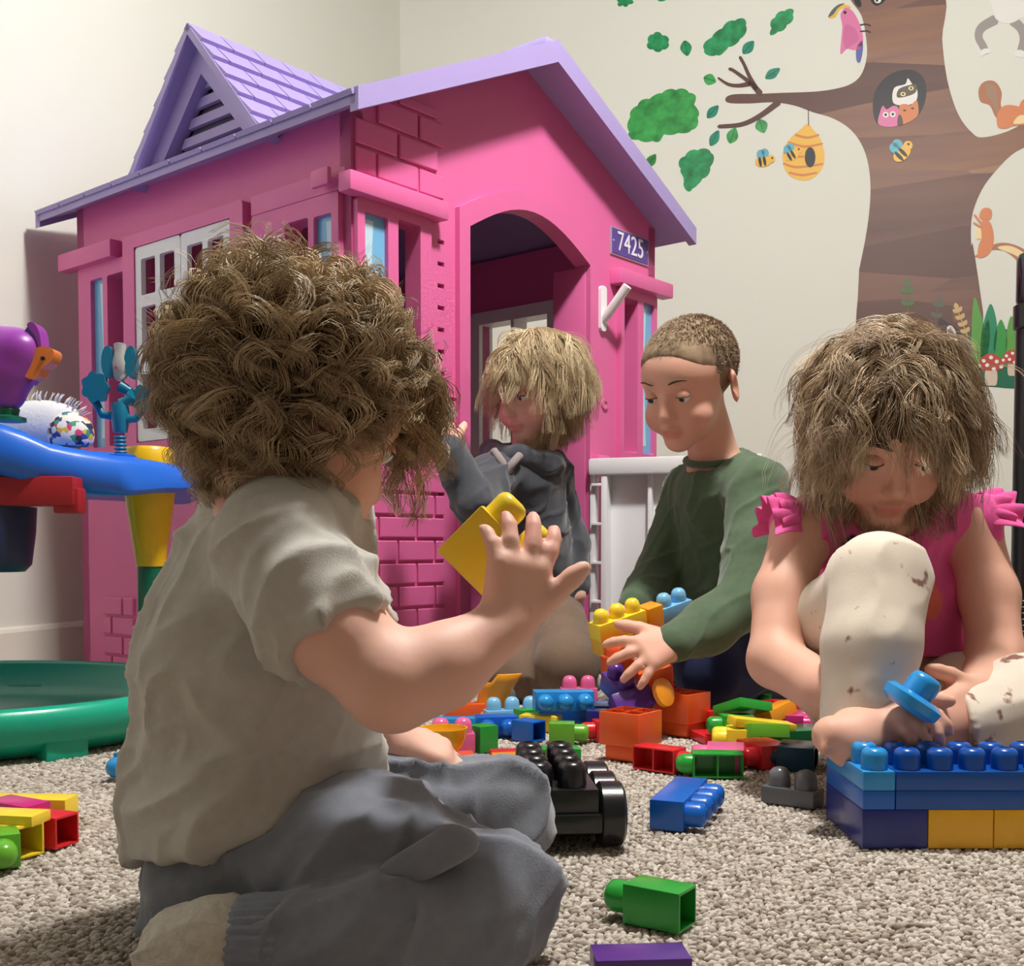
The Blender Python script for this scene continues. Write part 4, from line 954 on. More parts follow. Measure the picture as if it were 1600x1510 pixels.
gb.scale = (1.1, 1.1, 1.1)

# ------------------------------------------------------------------ activity table with its tray, at the left
TC = np.array([-.88, 1.75]); 
tb = empty('activity_table', (TC[0], TC[1], 0), 0, 'blue wavy topped activity table on a yellow and green leg above a round tray', 'table')
M_tblue = plastic('table_blue', 34, 108, 222, .33); M_tgreen = plastic('tray_green', 24, 176, 142, .3); M_tdg = plastic('leg_green', 6, 104, 80, .35); M_tyel = plastic('leg_yellow', 240, 188, 24, .33); M_tred = plastic('bracket_red', 168, 34, 44, .4); M_tnavy = plastic('bucket_navy', 20, 36, 74, .4)
def ring_solid(name, a, b, top, bot, m, n=72, inset=.012, parent=tb):
    v = []; f = []
    for i in range(n):
        t = 2 * math.pi * i / n; c, s = math.cos(t), math.sin(t); zt, zb = top(t), bot(t)
        for k, z in ((1 - .20, zt), (1 - inset / a * 1.2, zt), (1, zt - inset), (1, zb + inset * .6), (1 - inset / a, zb), (1 - .2, zb)): v.append((a * k * c, b * k * s, z))
    for i in range(n):
        j = (i + 1) % n
        for k in range(5): f.append((i * 6 + k, j * 6 + k, j * 6 + k + 1, i * 6 + k + 1))
    f.append([i * 6 for i in range(n)]); f.append([i * 6 + 5 for i in range(n)][::-1])
    bm = bmesh.new(); vs = [bm.verts.new(p) for p in v]
    for q in f: bm.faces.new([vs[i] for i in q])
    return link(name, bm_mesh(name, bm, m, angle=55), parent)
def wave(pts):
    ts = [p[0] for p in pts]; zs = [p[1] for p in pts]
    def fn(t):
        d = math.degrees(t) % 360; d = d if d <= 180 else 360 - d
        # smooth interpolation
        for i in range(len(ts) - 1):
            if ts[i] <= d <= ts[i + 1]:
                u = (d - ts[i]) / (ts[i + 1] - ts[i]); u = u * u * (3 - 2 * u); return zs[i] + (zs[i + 1] - zs[i]) * u
        return zs[-1]
    return fn
ring_solid('tabletop', .40, .30, wave([(0, .396), (17, .404), (34, .409), (46, .416), (61, .446), (90, .45), (130, .41), (180, .44)]), wave([(0, .366), (17, .360), (34, .352), (49, .362), (63, .381), (90, .385), (180, .36)]), M_tblue)
tr_ = []
def tray():
    n = 72; v = []; f = []
    prof = [(.70, .004), (.90, .004), (.985, .03), (1.0, .055), (.99, .068), (.965, .072), (.94, .066), (.90, .03), (.70, .018)]
    A, B = .40, .36
    for i in range(n):
        t = 2 * math.pi * i / n
        for k, z in prof: v.append((A * k * math.cos(t), -.05 + B * k * math.sin(t), z))
    m = len(prof)
    for i in range(n):
        j = (i + 1) % n
        for k in range(m - 1): f.append((i * m + k, j * m + k, j * m + k + 1, i * m + k + 1))
    f.append([i * m for i in range(n)][::-1]); f.append([i * m + m - 1 for i in range(n)])
    bm = bmesh.new(); vs = [bm.verts.new(p) for p in v]
    for q in f: bm.faces.new([vs[i] for i in q])
    return link('tray', bm_mesh('tray', bm, M_tgreen, angle=60), tb)
tray()
for t in (-100, -68, -40, -12, 30, 90, 150, 200): box('tray_foot', (-.03, -.02, -.003), (.03, .02, .03), M_tgreen, tb, .004, (.36 * math.cos(R_(t)), -.05 + .33 * math.sin(R_(t)), 0), (0, 0, R_(t + 90)))
lx = P(236, 900, 1.72); lxx = (lx[0] - TC[0], 1.72 - TC[1])
lathe('leg_lower', [(.030, .012), (.027, .07), (.021, .10), (.020, .255)], M_tdg, tb, (*lxx, 0), n=28)
lathe('leg_upper', [(.0215, .25), (.024, .27), (.034, .335), (.038, .368)], M_tyel, tb, (*lxx, 0), n=28)
lathe('leg_cap', [(.040, .385), (.040, .405), (.038, .426), (.034, .431), (.02, .433)], M_tyel, tb, (*lxx, 0), n=32)
boxes('bracket', [((.03, -.24, .335), (.29, -.20, .375)), ((.26, -.235, .325), (.295, -.205, .36)), ((.05, -.22, .318), (.12, -.21, .34))], M_tred, tb, .004)
bo_ = P(5, 830, 1.56); lathe('bucket', [(.055, .245), (.064, .255), (.070, .30), (.072, .335), (.02, .34)], M_tnavy, tb, (bo_[0] - TC[0] - .03, 1.56 - TC[1], 0), n=28)
# teal spinner tree on the tabletop
M_teal = plastic('teal', 16, 118, 146, .35); M_clear = mat('clear_rattle', srgb(214, 218, 214), .08, .5, trans=.5); 
sp_y = 1.66; s0 = P(188, 690, sp_y)
spn = empty('spinner_toy', (s0[0], sp_y, .411), 0, 'teal branching spinner toy with flower paddles and a clear rattle, fixed on the table', 'toy')
zs = lambda px, py, dy=0: tuple(np.array(P(px, py, sp_y + dy)) - np.array([s0[0], sp_y, .411]))
lathe('socket', [(.022, -.004), (.022, .004), (.012, .006)], M_tblue, spn, (0, 0, 0), n=20)
for i in range(5): lathe('spring_ring', [(.008, 0), (.0095, .002), (.008, .004)], M_teal, spn, (0, 0, .006 + i * .0055), n=16)
tube('stalk', [zs(188, 676), zs(188, 650), zs(187, 630)], [.010, .014, .012], M_teal, spn)
tube('branch', [zs(182, 650), zs(160, 648), zs(150, 630)], [.008, .006, .006], M_teal, spn); tube('branch', [zs(192, 655), zs(212, 655), zs(222, 640)], [.008, .006, .006], M_teal, spn)
tube('branch', [zs(190, 632), zs(207, 622), zs(203, 612), zs(188, 604)], [.009, .008, .007, .009], M_teal, spn)
def flower(cx, cy, r, dy, name='paddle'):
    o = bmesh.new(); c = zs(cx, cy, dy); n = 28
    pr = [(r * (1 + .10 * math.cos(7 * 2 * math.pi * i / n)) * math.cos(2 * math.pi * i / n), r * 1.15 * (1 + .10 * math.cos(7 * 2 * math.pi * i / n)) * math.sin(2 * math.pi * i / n)) for i in range(n)]
    link(name, bm_mesh(name, prism_bm(pr, [], lambda a, b, t: (c[0] + a, c[1] + t, c[2] + b), -.006, .006), M_teal), spn)
flower(150, 606, .019, -.005); flower(224, 624, .017, .01)
for cx, cy, rot in ((171, 567, 8), (207, 567, -8)):
    c = zs(cx, cy); pr = [(.008 * (1.25 if q > 5 and q < 12 else .95) * math.cos(2 * math.pi * q / 18), .024 * math.sin(2 * math.pi * q / 18)) for q in range(18)]
    link('petal', bm_mesh('petal', prism_bm(pr, [], lambda a, b, t: (c[0] + a, c[1] + t, c[2] + b), -.007, .007), M_teal), spn)
lathe('rattle', [(.004, -.024), (.010, -.018), (.012, .002), (.009, .014), (.008, .02), (.009, .03), (.007, .031)], M_clear, spn, zs(188, 570), n=20)
rb_m = [BC['gold'], BC['red'], BC['blue'], BC['yellow']]
for i in range(7):
    bmn = bmesh.new(); bmesh.ops.create_icosphere(bmn, subdivisions=1, radius=.0032); link('bead', bm_mesh('bead', bmn, rb_m[i % 4], smooth=True), spn, tuple(Vector(zs(188, 574)) + Vector((.006 * math.cos(i * 2.1), -.004 + .005 * math.sin(i * 2.1), -.008 + .003 * (i % 3)))))
# purple bird figure on the table
b0 = P(12, 655, 1.53); bd2 = empty('bird_toy', (b0[0], 1.53, .452), 0, 'purple plastic bird toy with an orange face and green foot, on the blue table', 'toy')
zb = lambda px, py, dy=0: tuple(np.array(P(px, py, 1.53 + dy)) - np.array([b0[0], 1.53, .452]))
Fb = Field((-.16, -.06, .0), (.09, .06, .2), .0035)
M_bp = plastic('bird_purple', 148, 62, 168, .35); M_bpd = plastic('bird_crest', 96, 84, 160, .35); M_bo = plastic('bird_orange', 226, 128, 60, .35)
Fb.ell(zb(5, 565), (.052, .034, .046), k=.02).ell(zb(-40, 560), (.06, .032, .04), k=.02).cap(zb(8, 590), zb(12, 618), .026, .022, k=.02).ell(zb(35, 545), (.026, .03, .022), k=.02)
V, F_ = Fb.mesh(2); link('body', nmesh('body', V, F_, M_bp), bd2)
def plate(name, px, dy0, dy1, m, par):
    o = [(q[0], q[2]) for q in [zb(*p) for p in spline(px, 5)]]
    return link(name, bm_mesh(name, prism_bm(o, [], lambda a, b, t: (a, t, b), dy0, dy1), m), par)
plate('crest', [(44, 525), (52, 512), (60, 510), (68, 525), (70, 548), (62, 560), (52, 565), (46, 548)], -.014, .014, M_bpd, bd2)
plate('crest_edge', [(50, 512), (58, 507), (68, 520), (72, 545), (68, 548), (62, 528)], -.016, .012, M_bp, bd2)
plate('face', [(44, 585), (42, 565), (60, 550), (78, 545), (92, 552), (88, 568), (74, 578), (66, 592), (54, 595)], -.018, .010, M_bo, bd2)
plate('beak', [(44, 590), (58, 592), (52, 602)], -.012, .008, M_bp, bd2)
lathe('eye', [(.003, 0), (.003, .002), (.001, .003)], BC['black'], bd2, tuple(Vector(zb(76, 564)) + Vector((0, -.018, 0))), (math.pi / 2, 0, 0), n=8)
lathe('foot', [(.024, -.002), (.024, .003), (.014, .006), (.016, .014), (.011, .022), (.017, .030), (.012, .042)], M_tdg, bd2, n=20)
# white furry patterned cushion behind
cu0 = P(60, 660, 1.86)
cs_ = empty('plush_pouch', (cu0[0], 1.86, .456), R_(-12), 'white fringed plush pouch with a colourful patterned side, behind the bird toy', 'pouch')
Fp = Field((-.13, -.06, -.03), (.13, .06, .12), .004); Fp.ell((0, 0, .020), (.088, .032, .046), k=.02).cut((0, 0, -.012), (0, 0, -1))
V, F_ = Fp.mesh(2); M_plw = mat('plush_white', srgb(222, 222, 226), .9, .2, noise=.08, bump=.5, bscale=160, sheen=.3)
link('body', nmesh('body', V, F_, M_plw), cs_)
m_pat = bpy.data.materials.new('pouch_pattern'); m_pat.use_nodes = True; nt = m_pat.node_tree; b = nt.nodes['Principled BSDF']; b.inputs['Roughness'].default_value = .7
tc = nt.nodes.new('ShaderNodeTexCoord'); vo = nt.nodes.new('ShaderNodeTexVoronoi'); vo.inputs['Scale'].default_value = 120; se = nt.nodes.new('ShaderNodeSeparateColor'); cr = nt.nodes.new('ShaderNodeValToRGB'); cr.color_ramp.interpolation = 'CONSTANT'
E = cr.color_ramp.elements; E[0].color = srgb(230, 226, 220); E[1].position = .9; E[1].color = srgb(222, 180, 70)
for p_, c_ in ((.3, (52, 66, 150)), (.45, (232, 228, 224)), (.58, (206, 60, 110)), (.7, (40, 46, 62)), (.8, (60, 150, 110))): q = E.new(p_); q.color = srgb(*c_)
nt.links.new(tc.outputs['Object'], vo.inputs[0]); nt.links.new(vo.outputs['Color'], se.inputs[0]); nt.links.new(se.outputs[0], cr.inputs[0]); nt.links.new(cr.outputs[0], b.inputs['Base Color'])
Fp = Field((-.02, -.06, -.03), (.13, .06, .12), .004); Fp.ell((.062, -.004, .008), (.038, .034, .038), k=.01).cut((0, 0, -.012), (0, 0, -1)); V, F_ = Fp.mesh(2); link('patterned_side', nmesh('patterned_side', V, F_, m_pat), cs_)
fv = []; ff = []
for i in range(60):
    a = R_(20 + i * 2.4); p0 = Vector((.088 * math.cos(a), random.uniform(-.01, .01), .020 + .046 * math.sin(a))); d = Vector((math.cos(a) * .8 + random.uniform(-.3, .3), random.uniform(-.4, .4), math.sin(a))).normalized()
    v, f = tube_vf([p0 - d * .003, p0 + d * .007, p0 + d * .014 + Vector((.003, 0, 0))], [.0014, .0012, .0005], 4); k = len(fv); fv += v; ff += [tuple(k + i_ for i_ in q) for q in f]
tag(link('fringe', mesh('fringe', fv, ff, M_plw, smooth=True), cs_), kind='stuff')
# ------------------------------------------------------------------ the children
def skin(name, r, g, b): return mat('skin_' + name, srgb(r, g, b), .52, .35, sss=.12, bump=.06, bscale=260, attr='tint', noise=.03, nscale=20)
M_sk1 = skin('fair', 238, 190, 172); M_sk2 = skin('warm', 230, 178, 156)
M_eye = mat('eye_white', srgb(226, 222, 218), .15, .5); M_iris = mat('iris', srgb(74, 82, 92), .15, .5); M_pupil = mat('pupil', srgb(16, 14, 16), .1, .6); M_lash = mat('lash', srgb(88, 66, 50), .7)
def cloth(name, r, g, b, noise=.1, bs=900, sheen=.25): return mat('cloth_' + name, srgb(r, g, b), .9, .15, noise=noise, nscale=120, bump=.22, bscale=bs, sheen=sheen)
def nv(a): a = np.array(a, float); return a / np.linalg.norm(a)
class Head:
    """local frame: x = the child's left, y = forward, z = up"""
    def __init__(s, c, fwd, up, sc=1.0):
        s.c = np.array(c, float); f = nv(fwd); u = np.array(up, float); u = nv(u - f * (u @ f)); s.x = np.cross(u, f) * -1; s.x = np.cross(f, u) * -1
        s.f, s.u, s.sc = f, u, sc; s.M = np.array([s.x, f, u])
    def w(s, p): p = np.array(p, float) * s.sc; return s.c + p @ s.M
    def wm(s, P_): return s.c + (np.asarray(P_) * s.sc) @ s.M
    def local(s, W): return ((np.asarray(W) - s.c) @ s.M.T) / s.sc
    def build(s, F, ears=True):
        e = lambda c, r, k=.012, sub=False: F.ell(s.w(c), np.array(r) * s.sc, s.M, k * s.sc, sub)
        e((0, -.010, .024), (.068, .086, .070)); e((0, .035, .012), (.058, .046, .05), .02); e((0, .028, -.036), (.052, .052, .058), .02)
        for q in (-1, 1):
            e((q * .032, .052, -.046), (.025, .024, .025), .015)
            e((q * .028, .0835, -.008), (.0165, .010, .0115), .008, True)
        e((0, .060, -.084), (.024, .020, .018), .015)
        F.cap(s.w((0, .080, -.010)), s.w((0, .0905, -.036)), .0065 * s.sc, .0095 * s.sc, .009 * s.sc)
        for q in (-1, 1): e((q * .0085, .084, -.040), (.006, .006, .005), .006)
        e((0, .0785, -.060), (.019, .0085, .0058), .005); e((0, .0770, -.0695), (.016, .0085, .0062), .006); e((0, .089, -.0648), (.020, .006, .0014), .003, True)
        for q in (-1, 1):
            if ears:
                a = nv((q * .85, -.45, 0)); M = np.array([a, np.cross((0, 0, 1), a), (0, 0, 1)]) @ s.M
                F.ell(s.w((q * .072, -.010, -.018)), np.array((.0065, .016, .027)) * s.sc, M, .005 * s.sc); F.ell(s.w((q * .080, -.004, -.016)), np.array((.006, .0095, .016)) * s.sc, M, .003 * s.sc, True)
    def eyes(s, root, skin_m, look=(0, 1, -.45)):
        for q in (-1, 1):
            c = s.w((q * .028, .0690, -.008)); r = .0112 * s.sc; d = nv(np.array(nv(look)) @ s.M)
            bm = bmesh.new(); bmesh.ops.create_uvsphere(bm, u_segments=20, v_segments=12, radius=r); o = link('eye', bm_mesh('eye', bm, M_eye, smooth=True), root, tuple(c - np.array(root.location)))
            qt = Vector((0, 0, 1)).rotation_difference(Vector(d))
            for nm, rr, dd, m in (('iris', .46, .90, M_iris), ('pupil', .22, .985, M_pupil)):
                v, f = lathe_vf([(r * rr, 0), (r * rr * .8, r * .08), (r * .05, r * .11)], 14); i_ = link(nm, mesh(nm, v, f, m, smooth=True), o, tuple(Vector(d) * r * dd)); i_.rotation_euler = qt.to_euler()
            # upper lid: a cap of skin over the upper part of the ball, lash line along its edge
            v = []; f = []; nl, na = 7, 17
            for i in range(nl):
                for j in range(na):
                    th = (i / (nl - 1)) * 1.62; ph = -1.75 + 3.5 * j / (na - 1); k_ = r / s.sc * 1.10
                    v.append(tuple(s.w((q * .028 + k_ * math.sin(th) * math.sin(ph), .0690 + k_ * math.sin(th) * math.cos(ph), -.008 + k_ * math.cos(th))) - np.array(root.location)))
            for i in range(nl - 1):
                for j in range(na - 1): f.append((i * na + j, i * na + j + 1, (i + 1) * na + j + 1, (i + 1) * na + j))
            me_ = mesh('eyelid', v, f, skin_m, smooth=True); a_ = me_.color_attributes.new('tint', 'FLOAT_COLOR', 'POINT'); a_.data.foreach_set('color', np.tile([.93, .86, .86, 1], len(v)).astype(np.float32)); link('eyelid', me_, root)
            v, f = tube_vf([v[(nl - 1) * na + j] for j in range(2, na - 2)], .0009 * s.sc, 5); link('lashes', mesh('lashes', v, f, M_lash, smooth=True), root)
            p = [tuple(s.w((q * (.014 + .028 * t), .0865 - .010 * t * t, .014 + .005 * math.sin(t * 2.6))) - np.array(root.location)) for t in np.linspace(0, 1, 7)]
            v, f = tube_vf(p, [.0010 * s.sc, .002 * s.sc, .0023 * s.sc, .0023 * s.sc, .002 * s.sc, .0015 * s.sc, .0006 * s.sc], 6); link('eyebrow', mesh('eyebrow', v, f, M_lash, smooth=True), root)
    def tint(s, V):
        L = s.local(V); c = np.ones((len(V), 4))
        lip = np.exp(-((L[:, 0] / .018) ** 2 + ((L[:, 2] + .065) / .009) ** 2) ** 2) * (L[:, 1] > .072)
        ck = np.exp(-(((np.abs(L[:, 0]) - .036) / .02) ** 2 + ((L[:, 2] + .045) / .02) ** 2)) * (L[:, 1] > .03)
        er = (np.abs(L[:, 0]) > .072) & (np.abs(L[:, 2] + .018) < .04)
        a = np.clip(lip + ck * .35 + er * .35, 0, 1)[:, None]
        c[:, :3] = 1 - a * np.array([.12, .42, .38]); return c
def hand(F, wrist, d, back, thumb_side, size=1.0, curl=(.5, .5, .5, .5), spread=.16, tcurl=.3, tdir=None, k=.0035):
    """palm from the wrist along d; back = direction of the back of the hand; thumb_side = direction to the thumb"""
    d = nv(d); b = np.array(back, float); b = nv(b - d * (b @ d)); t = np.array(thumb_side, float); t = nv(t - d * (t @ d) - b * (t @ b)); s = size
    w = np.array(wrist, float); kn = w + d * .042 * s
    for i, o in enumerate((.0165, .0055, -.0055, -.0155)):
        F.cap(w + t * o * .55 * s + d * .006 * s, kn + t * o * s * .95, .0125 * s, .0088 * s, .007 * s)
    F.cap(w + t * .008 * s + d * .010 * s - b * .004 * s, w + t * .02 * s + d * .022 * s - b * .006 * s, .012 * s, .010 * s, .008 * s)
    lens = (.9, 1.0, .95, .75)
    for i, o in enumerate((.0175, .006, -.006, -.017)):
        L = .042 * lens[i] * s; a = curl[i]; dd = nv(d + t * spread * (1.5 - i) * .55); p = kn + t * o * s; r0 = (.0068, .007, .0067, .0058)[i] * s
        ax = dd; pts = [p]; ang = 0
        for seg, fr in enumerate((.42, .33, .25)):
            ang += a * (.7 if seg == 0 else 1.0); ax = dd * math.cos(ang) - b * math.sin(ang); pts.append(pts[-1] + ax * L * fr)
        F.cap(pts[0] - d * .008 * s, pts[0], r0, r0, .004 * s); F.chain(pts, [r0, r0 * .97, r0 * .9, r0 * .78], .0018)
    td = nv(d * .62 + t * .85 - b * .2) if tdir is None else nv(tdir); p0 = w + t * .018 * s + d * .014 * s; p1 = p0 + td * .020 * s; td2 = nv(td * math.cos(tcurl) + d * math.sin(tcurl) * .8 - b * math.sin(tcurl) * .5); p2 = p1 + td2 * .016 * s; p3 = p2 + td2 * .010 * s
    F.chain([p0, p1, p2, p3], [.0105 * s, .0082 * s, .0076 * s, .0062 * s], k)
def person(label, loc):
    return empty('person', (loc[0], loc[1], 0), 0, label, 'person')
def part_mesh(root, name, F, m, fold=None, smooth=2, tint=None, extra=None):
    V, Fc = F.mesh(smooth)
    if fold:
        N = vnormals(V, Fc)
        for (amp, fr, axs, st, sd) in fold: V = folds(V, N, amp, fr, axs, st, sd); 
    if extra is not None: V = extra(V, vnormals(V, Fc))
    cols = tint(V) if tint else None
    return link(name, nmesh(name, V - np.array(root.location), Fc, m, cols), root)
# ---------------- hair as mesh strands
def hair_mat(name, dark, light):
    if 'hair_' + name in MATS: return MATS['hair_' + name]
    m = bpy.data.materials.new('hair_' + name); m.use_nodes = True; nt = m.node_tree; b = nt.nodes['Principled BSDF']; b.inputs['Roughness'].default_value = .42; b.inputs['Specular IOR Level'].default_value = .45
    a = nt.nodes.new('ShaderNodeAttribute'); a.attribute_name = 'tint'; cr = nt.nodes.new('ShaderNodeValToRGB'); cr.color_ramp.elements[0].color = srgb(*dark); cr.color_ramp.elements[1].color = srgb(*light)
    nt.links.new(a.outputs['Fac'], cr.inputs[0]); nt.links.new(cr.outputs[0], b.inputs['Base Color']); MATS['hair_' + name] = m; return m
def strands(root, H, m, roots, dirs, length, seg, per, lock_r, grav, curl_a, curl_n, lift, seed, rad=.0007, push=1.02, flow=1.0, bodies=(), name='hair', fuzz=.15, wob=.25):
    """roots, dirs: local head points and lie directions of the locks"""
    g = np.random.default_rng(seed); n = len(roots)
    R0 = H.wm(roots); D = dirs @ H.M; Nn = roots / np.linalg.norm(roots / np.array([.068, .086, .070]) ** 2, axis=1)[:, None] / np.array([.068, .086, .070]) ** 2; Nn = Nn @ H.M; Nn /= np.linalg.norm(Nn, axis=1)[:, None]
    L = length * g.uniform(.75, 1.2, n) if np.isscalar(length) else length * g.uniform(.85, 1.12, n); st = (L / seg)[:, None]
    Pp = [R0]; d = nv_rows(Nn * lift + D * flow); wv = g.normal(0, wob, (n, 3))
    cc = H.w((0, -.010, .024)); er = np.array([.068, .086, .070]) * H.sc
    for i in range(seg):
        tt = (i + 1) / seg; d = nv_rows(d + D * .25 * flow * (1 - tt) + np.array([0, 0, -1]) * grav * (.3 + tt) + wv * .35 / seg * 4)
        q = Pp[-1] + d * st
        for c_, M_, r_ in [(cc, H.M, er * push)] + list(bodies):
            l = (q - c_) @ np.asarray(M_).T; k = np.linalg.norm(l / r_, axis=1); ins = k < 1.0
            l[ins] = l[ins] / k[ins][:, None]; q = np.where(ins[:, None], c_ + l @ np.asarray(M_), q)
        d = nv_rows(q - Pp[-1]); Pp.append(q)
    C = np.stack(Pp, 1)                                     # n, seg+1, 3
    T = np.gradient(C, axis=1); T /= np.linalg.norm(T, axis=2)[..., None] + 1e-9
    up = np.array([.31, .17, .93]); A = np.cross(T, up); A /= np.linalg.norm(A, axis=2)[..., None] + 1e-9; B = np.cross(T, A)
    s_ = np.linspace(0, 1, seg + 1)[None, :]
    ph = g.uniform(0, 6.28, (n, 1)) + s_ * 6.283 * (curl_n * g.uniform(.7, 1.3, (n, 1))) * np.where(g.random((n, 1)) < .5, 1, -1)
    amp = curl_a * g.uniform(.6, 1.4, (n, 1)) * np.clip(s_ * 2.2, 0, 1)
    C = C + A * (amp * np.cos(ph))[..., None] + B * (amp * np.sin(ph))[..., None]
    lock_t = g.uniform(0, 1, n)
    # strands of each lock
    oa = g.uniform(0, 6.28, (n, per, 1)); orr = lock_r * np.sqrt(g.uniform(0, 1, (n, per, 1))); prof = (.35 + 1.0 * np.sin(np.clip(s_, 0, 1) * 2.4))[None]
    S = C[:, None] + A[:, None] * (orr * np.cos(oa + ph[:, None] * .5) * prof)[..., None] + B[:, None] * (orr * np.sin(oa + ph[:, None] * .5) * prof)[..., None]
    S = S + g.normal(0, 1, (n, per, 1, 3)) * lock_r * fuzz * (s_[None, ..., None] ** 1.5) * 2
    S = S.reshape(n * per, seg + 1, 3); A2 = np.repeat(A, per, 0); B2 = np.repeat(B, per, 0)
    w = rad * (1.0 - .75 * s_ ** 2)
    ring = [S + A2 * (w * math.cos(a))[..., None] + B2 * (w * math.sin(a))[..., None] for a in (0, 2.094, 4.189)]
    V = np.stack(ring, 2).reshape(-1, 3); ns = n * per; base = (np.arange(ns) * (seg + 1) * 3)[:, None, None] + (np.arange(seg) * 3)[None, :, None]
    k3 = np.arange(3)[None, None]; kn = (k3 + 1) % 3
    Fq = np.stack([base + k3, base + kn, base + kn + 3, base + k3 + 3], -1).reshape(-1, 4)
    tv = np.clip(np.repeat(lock_t, per) * .7 + g.uniform(0, .3, ns), 0, 1)
    cols = np.repeat(tv, (seg + 1) * 3)[:, None] * np.ones((1, 4)); cols[:, 3] = 1
    o = link(name, nmesh(name, V - np.array(root.location), Fq, m, cols), root); return tag(o, kind='stuff')
def nv_rows(a): return a / (np.linalg.norm(a, axis=1)[:, None] + 1e-9)
def scalp(n, seed, keep):
    g = np.random.default_rng(seed); o = []
    while len(o) < n:
        q = nv_rows(g.normal(size=(n * 3, 3))); q = q * np.array([.068, .086, .070]) * .99
        q = q[keep(q)]; o.extend(q.tolist())
    return np.array(o[:n]) + np.array([0, -.010, .024])
def hairline(front=.30, low=-.55):
    def f(q):
        u = q / np.array([.068, .086, .070]); return ~((u[:, 1] > .15) & (u[:, 2] < front + .25 * np.abs(u[:, 0]) * 0)) & (u[:, 2] > low) & ~((np.abs(u[:, 0]) > .75) & (u[:, 1] > -.15) & (u[:, 2] < .1))
    return f
def tang(q, v):
    c = q - np.array([0, -.010, .024]); n = nv_rows(c / np.array([.068, .086, .070]) ** 2); v = np.asarray(v, float) * np.ones_like(q); return nv_rows(v - n * (v * n).sum(1)[:, None])
def hair_cap(root, H, m, grow, keep_planes, k=.01, extra=(), name='hair_base', tone=.15, rough_=.0025):
    c = H.w((0, -.010, .024)); F = Field(c - .16 * H.sc, c + .16 * H.sc, .004)
    F.ell(c, (np.array([.068, .086, .070]) + grow) * H.sc, H.M, k)
    for e in extra: F.ell(H.w(e[0]), np.array(e[1]) * H.sc, H.M, .015)
    for p, n in keep_planes: F.cut(H.w(p), np.array(n) @ H.M, .006)
    V, Fc = F.mesh(2); N = vnormals(V, Fc); V = V + N * (rough_ * vnoise(V * 140, 3))[:, None]
    cols = np.ones((len(V), 4)) * np.clip(tone + .3 * vnoise(V * 120, 9), 0, 1)[:, None]
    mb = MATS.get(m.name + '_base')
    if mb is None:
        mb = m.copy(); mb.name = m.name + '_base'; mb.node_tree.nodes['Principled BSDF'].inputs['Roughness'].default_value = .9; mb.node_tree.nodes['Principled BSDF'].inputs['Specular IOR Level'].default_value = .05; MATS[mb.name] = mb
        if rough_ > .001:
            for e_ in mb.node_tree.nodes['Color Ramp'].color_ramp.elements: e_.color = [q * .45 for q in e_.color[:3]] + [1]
    return link(name, nmesh(name, V - np.array(root.location), Fc, mb, cols), root)

# ================= the near boy, kneeling with his back to the left
B1 = person('curly haired toddler in a grey shirt kneeling in the foreground, lifting a yellow block', P(400, 1300, .84)[:2])
TY = .83
hd1 = Head(P(470, 630, .82), (.70, .56, -.42), (.32, .22, .92), .90)
sh_n, sh_f = P(438, 858, .748), P(505, 858, .915); el_n = P(612, 1068, .705); wr_n = P(792, 978, .735)
el_f, wr_f = P(560, 1100, .935), P(618, 1160, .925)
hip_n, kn_n, an_n = P(350, 1385, .800), P(752, 1408, .748), P(415, 1482, .700)
hip_f, kn_f, an_f = P(420, 1300, .915), P(778, 1275, .945), P(470, 1330, 1.0)
Fb = Field((-.31, .62, -.01), (.08, 1.03, .53), .0031)
hd1.build(Fb)
Fb.cap(hd1.w((0, -.022, -.055)), P(452, 795, .83), .036, .040, k=.02)
Fb.cap(P(440, 850, TY), P(400, 1050, TY), .056, .064, k=.03).cap(P(400, 1050, TY), P(395, 1300, .84), .066, .07, k=.03)
Fb.cap(P(440, 845, .78), sh_n, .045, .034, k=.02).cap(P(450, 845, .87), sh_f, .045, .034, k=.02)
Fb.chain([sh_n, P(520, 985, .715), el_n], [.033, .0305, .029], .015).chain([el_n, P(690, 1042, .715), wr_n], [.0295, .0262, .0182], .012)
Fb.chain([sh_f, el_f], [.033, .028], .015).chain([el_f, wr_f], [.027, .019], .012)
hand(Fb, wr_n, P(812, 880, .735) - wr_n, (.35, -.9, -.05), (.9, .25, .2), .94, (.32, .3, .34, .45), .42, .05, tdir=(.74, -.1, .62))
hand(Fb, wr_f, (.9, .1, -.25), (0, -.25, 1), (-.1, .8, .2), .95, (1.1, 1.15, 1.2, 1.2), .1, .5)
Fb.chain([hip_n, kn_n], [.055, .042], .02).chain([kn_n, an_n], [.038, .026], .015).chain([hip_f, kn_f], [.055, .042], .02).chain([kn_f, an_f], [.038, .026], .015)
Fb.chain([an_n, P(335, 1484, .70), P(285, 1498, .70)], [.024, .024, .02], .015)
Fb.floor(.002)
part_mesh(B1, 'body', Fb, M_sk1, tint=hd1.tint)
hd1.eyes(B1, M_sk1)
